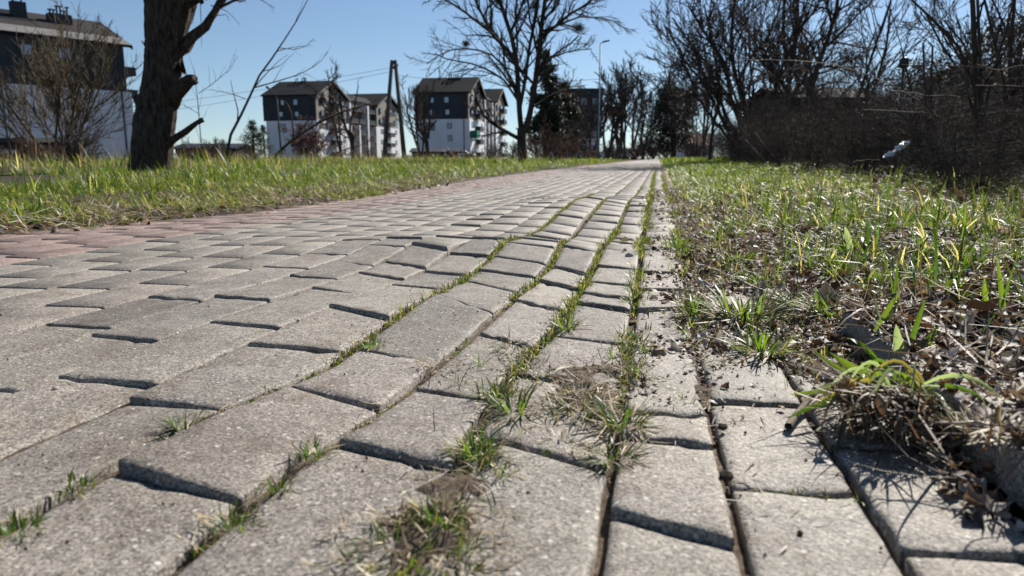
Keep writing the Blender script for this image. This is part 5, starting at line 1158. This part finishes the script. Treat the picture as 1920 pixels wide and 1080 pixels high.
def house(name, u0, u1, ve, vr, dep, lab, wall, roof, depth=7, cat='house'):
    a = PT(u0, 300, dep); c = PT(u1, 300, dep); ze = PT((u0 + u1) / 2, ve, dep)[2]; zr = PT((u0 + u1) / 2, vr, dep)[2]; wd = np.linalg.norm((c - a)[:2]); rz = math.atan2(c[1] - a[1], c[0] - a[0])
    root = empty(name, (a[0], a[1], 0), rz, label=lab, cat=cat)
    m = MB(); m.prism([(0, -.3), (depth, -.3), (depth, ze), (depth / 2, max(zr - .12, ze + .01)), (0, ze)], 0, wd, 'x'); m.build('wall', M[wall], root)
    m = MB()
    for (ya, yb) in ((-.4, depth / 2), (depth + .4, depth / 2)):
        m.add([(-.3, ya, ze), (wd + .3, ya, ze), (wd + .3, yb, zr), (-.3, yb, zr), (-.3, ya, ze + .15), (wd + .3, ya, ze + .15), (wd + .3, yb, zr + .15), (-.3, yb, zr + .15)], [(0, 1, 2, 3), (4, 7, 6, 5), (0, 4, 5, 1), (1, 5, 6, 2), (2, 6, 7, 3), (3, 7, 4, 0)])
    m.build('roof', M[roof], root)
    for k in range(2):
        x_ = wd * (.28 + .44 * k); m = MB(); m.box(x_ - .45, x_ + .45, -.05, .1, ze * .4, ze * .4 + min(1.1, ze * .4)); o = m.build('window', M['dark'], root)
        m = MB(); m.box(x_ - .38, x_ + .38, -.06, -.052, ze * .4 + .08, ze * .4 + min(1.1, ze * .4) - .08); m.build('pane', M['glass'], o)
    return root
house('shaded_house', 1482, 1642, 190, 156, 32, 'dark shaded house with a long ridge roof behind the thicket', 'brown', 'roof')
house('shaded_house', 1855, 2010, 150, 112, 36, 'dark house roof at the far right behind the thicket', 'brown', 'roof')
house('distant_house', 1285, 1338, 275, 250, 95, 'low distant house with a reddish roof right of the path end', 'white', 'brick')
house('shed', -80, 52, 268, 264, 24, 'low grey shed at the left frame edge', 'grey', 'dark', 3, 'shed')
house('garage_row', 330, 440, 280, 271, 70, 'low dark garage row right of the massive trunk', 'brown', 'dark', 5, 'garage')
house('garage_row', 772, 858, 286, 279, 110, 'low grey garage row before the right-hand apartment block', 'grey', 'dark', 5, 'garage')

# ================================================================== POLES AND LAMPS
def apole(u0, u1, ut, vt, dep, wpx, label):
    a = PT(u0, 300, dep); root = empty('utility_pole', (a[0], a[1], 0), label=label, cat='utility pole'); k = dep / FPX * wpx / 2
    lc = lambda u, v: (lambda q: (q[0] - a[0], q[1] - a[1], q[2]))(PT(u, v, dep))
    for (ub, uu_) in ((u0, ut - 3), (u1, ut + 3)):
        m = MB(); p0 = lc(ub, 300); m.tube([(p0[0], p0[1], -.3), lc(uu_, vt)], [k * 1.15, k * .8], 10); m.build('leg', M['wood'], root, smooth=True)
    m = MB(); m.tube([lc(ut - 6, vt + 14), lc(ut + 7, vt + 14)], k * .6, 6); m.tube([lc(ut - 4, vt + 4), lc(ut + 6, vt + 3)], k * .6, 6); m.build('crossbar', M['dark'], root)
    for s_ in (-5, 7):
        m = MB(); m.tube([lc(ut + s_, vt + 12), lc(ut + s_, vt + 7)], k * .45, 6); m.build('insulator', M['seam'], root)
    return root
apole(719, 759, 738, 113, 50, 8, 'A-shaped wooden utility pole rising from the verge between the two blocks')
apole(1488, 1522, 1504, 80, 34, 8, 'A-shaped pole half hidden in the trees on the right')
wa = PT(738, 126, 50)
for k, (uv, lb) in enumerate([((-300, 235), 'upper thin cable running left from the A-shaped pole'), ((-300, 262), 'lower thin cable running left from the A-shaped pole'), ((1504, 95), 'thin cable running right from the A-shaped pole to the trees')]):
    e = PT(*uv, 34 if k == 2 else 60); pts = []
    s0 = wa + np.array([0, 0, -.25 * k])
    for t_ in np.linspace(0, 1, 15): p = s0 + (e - s0) * t_; p[2] -= 4 * .9 * t_ * (1 - t_); pts.append(p)
    V, F = tubes([(np.array(pts), np.full(15, .011))], 4); tag(mesh_np('power_cable', V, F, M['dark'], origin=s0), lb, 'cable', 'power cables')
q = PT(1121, 300, 50); root = empty('street_lamp', (q[0], q[1], 0), TH, label='tall slim street lamp with a tilted lantern left of the path', cat='street lamp')
h_ = PT(1121, 82, 50)[2]
m = MB(); m.tube([(0, 0, -.2), (0, 0, 1.2), (0, 0, 1.25), (0, 0, h_)], [.085, .085, .055, .04], 10); m.build('pole', M['steel'], root, smooth=True)
m = MB(); m.tube([(0, 0, h_ - .03), (.12, 0, h_ + .1), (.3, 0, h_ + .14)], .03, 8); m.build('arm', M['steel'], root, smooth=True)
m = MB(); m.add([(.15, -.13, h_ + .06), (.62, -.10, h_ + .17), (.62, .10, h_ + .17), (.15, .13, h_ + .06), (.18, -.09, h_ + .17), (.60, -.07, h_ + .25), (.60, .07, h_ + .25), (.18, .09, h_ + .17)], [(0, 3, 2, 1), (4, 5, 6, 7), (0, 1, 5, 4), (1, 2, 6, 5), (2, 3, 7, 6), (3, 0, 4, 7)]); m.build('lantern', M['dark'], root, bevel=.02)
q = PT(528, 300, 75); root = empty('street_lamp', (q[0], q[1], 0), TH, label='old street lamp with a curved arm before the middle block', cat='street lamp')
h_ = PT(528, 185, 75)[2]
m = MB(); m.tube([(0, 0, -.2), (-.05, 0, h_ * .5), (-.12, 0, h_)], [.11, .09, .07], 8); m.build('pole', M['wood'], root, smooth=True)
m = MB(); m.tube([(-.12, 0, h_ - .02), (-.3, 0, h_ + .5), (-.6, 0, h_ + .85), (-.85, 0, h_ + 1.0)], .05, 8); m.build('arm', M['wood'], root, smooth=True)
m = MB(); m.tube([(-.8, 0, h_ + .98), (-1.0, 0, h_ + 1.1), (-1.2, 0, h_ + 1.2)], [.06, .14, .06], 8); m.build('lantern', M['dark'], root, smooth=True)
# post with a round top in the thicket
q = PT(1680, 300, 6.0); root = empty('fence_post', (q[0], q[1], .05), label='thin dark post with a round top in the thicket', cat='post')
h_ = PT(1676, 118, 6.0)[2] - .05
m = MB(); m.tube([(0, 0, -.05), (-.01, 0, h_)], .011, 8); m.build('shaft', M['dark'], root, smooth=True)
m = MB(); m.tube([(-.01, 0, h_ - .04), (-.01, 0, h_ - .035), (-.01, 0, h_ + .03), (-.01, 0, h_ + .045)], [.01, .038, .038, .012], 12); m.build('round_cap', M['dark'], root, smooth=True)
# ================================================================== WHITE PLASTIC BAG
q = PT(1672, 288, 3.3); root = empty('plastic_bag', tuple(q), label='torn white plastic bag caught in the brush on the right bank', cat='plastic bag'); root.scale = (.85, .85, .85)
def film(c, a, b_, seed):
    n = 9; r = np.random.default_rng(seed); V = []
    for i in range(n):
        for j in range(7):
            s, t = i / (n - 1) - .5, j / 6 - .5; wd = math.cos(s * 2.6) ** .5
            V.append(np.array(c) + np.array(a) * s + np.array(b_) * t * wd + r.normal(0, .0035, 3) + np.array([0, .018 * math.sin(9 * s + 7 * t), .006 * math.sin(14 * t + seed)]))
    F = [(i * 7 + j, i * 7 + j + 1, (i + 1) * 7 + j + 1, (i + 1) * 7 + j) for i in range(n - 1) for j in range(6)]
    return mesh_np('film', np.array(V), np.array(F), M['plastic'], root, smooth=True)
film((-.01, 0, -.005), (.055, 0, .028), (-.01, .01, .020), 1); film((.030, 0, .028), (.035, .01, .03), (-.012, 0, .022), 2); film((.062, 0, .048), (.034, 0, .012), (.004, .01, .026), 3)
# ================================================================== PARKED CARS
def car():
    root = empty('parked_car', (0, 0, 0))
    m = MB(); m.prism([(-2.1, .3), (2.1, .3), (2.15, .7), (1.9, .92), (1.05, .98), (.45, 1.42), (-1.2, 1.45), (-1.95, 1.0), (-2.12, .8)], -.85, .85, 'y'); b_ = m.build('body', M['cwhite'], root, bevel=.06)
    m = MB(); m.prism([(.95, 1.0), (.42, 1.36), (-1.12, 1.38), (-1.7, 1.02)], -.862, .862, 'y'); m.build('side_windows', M['glass'], root)
    for sx_ in (-1.3, 1.3):
        for sy_ in (-.8, .8):
            m = MB(); m.tube([(sx_, sy_ - .1, .32), (sx_, sy_ + .1, .32)], .32, 16); o = m.build('wheel', M['rubber'], root); m = MB(); m.tube([(sx_, sy_ - .105, .32), (sx_, sy_ + .105, .32)], .19, 12); m.build('rim', M['seam'], o)
    for s_ in (-.6, .6):
        m = MB(); m.box(2.02, 2.17, s_ - .18, s_ + .18, .62, .78); m.build('headlight', M['seam'], root, bevel=.02)
    return root
c0 = car()
for i, (u, dep, rz, lb) in enumerate([(1152, 88, 1.2, 'white car parked just right of the street lamp'), (1172, 92, 1.3, 'white car parked farthest right among the tree trunks'), (1070, 80, .6, 'white car parked left of the street lamp'), (1098, 84, .5, 'white car parked between the brush and the street lamp'), (868, 125, .3, 'white car parked before the right-hand apartment block')]):
    o = c0 if i == 0 else copy_tree(c0); q = PT(u, 300, dep); o.location = (q[0], q[1], 0); o.rotation_euler = (0, 0, rz); tag(o, lb, 'car', 'cars parked beyond the verge')
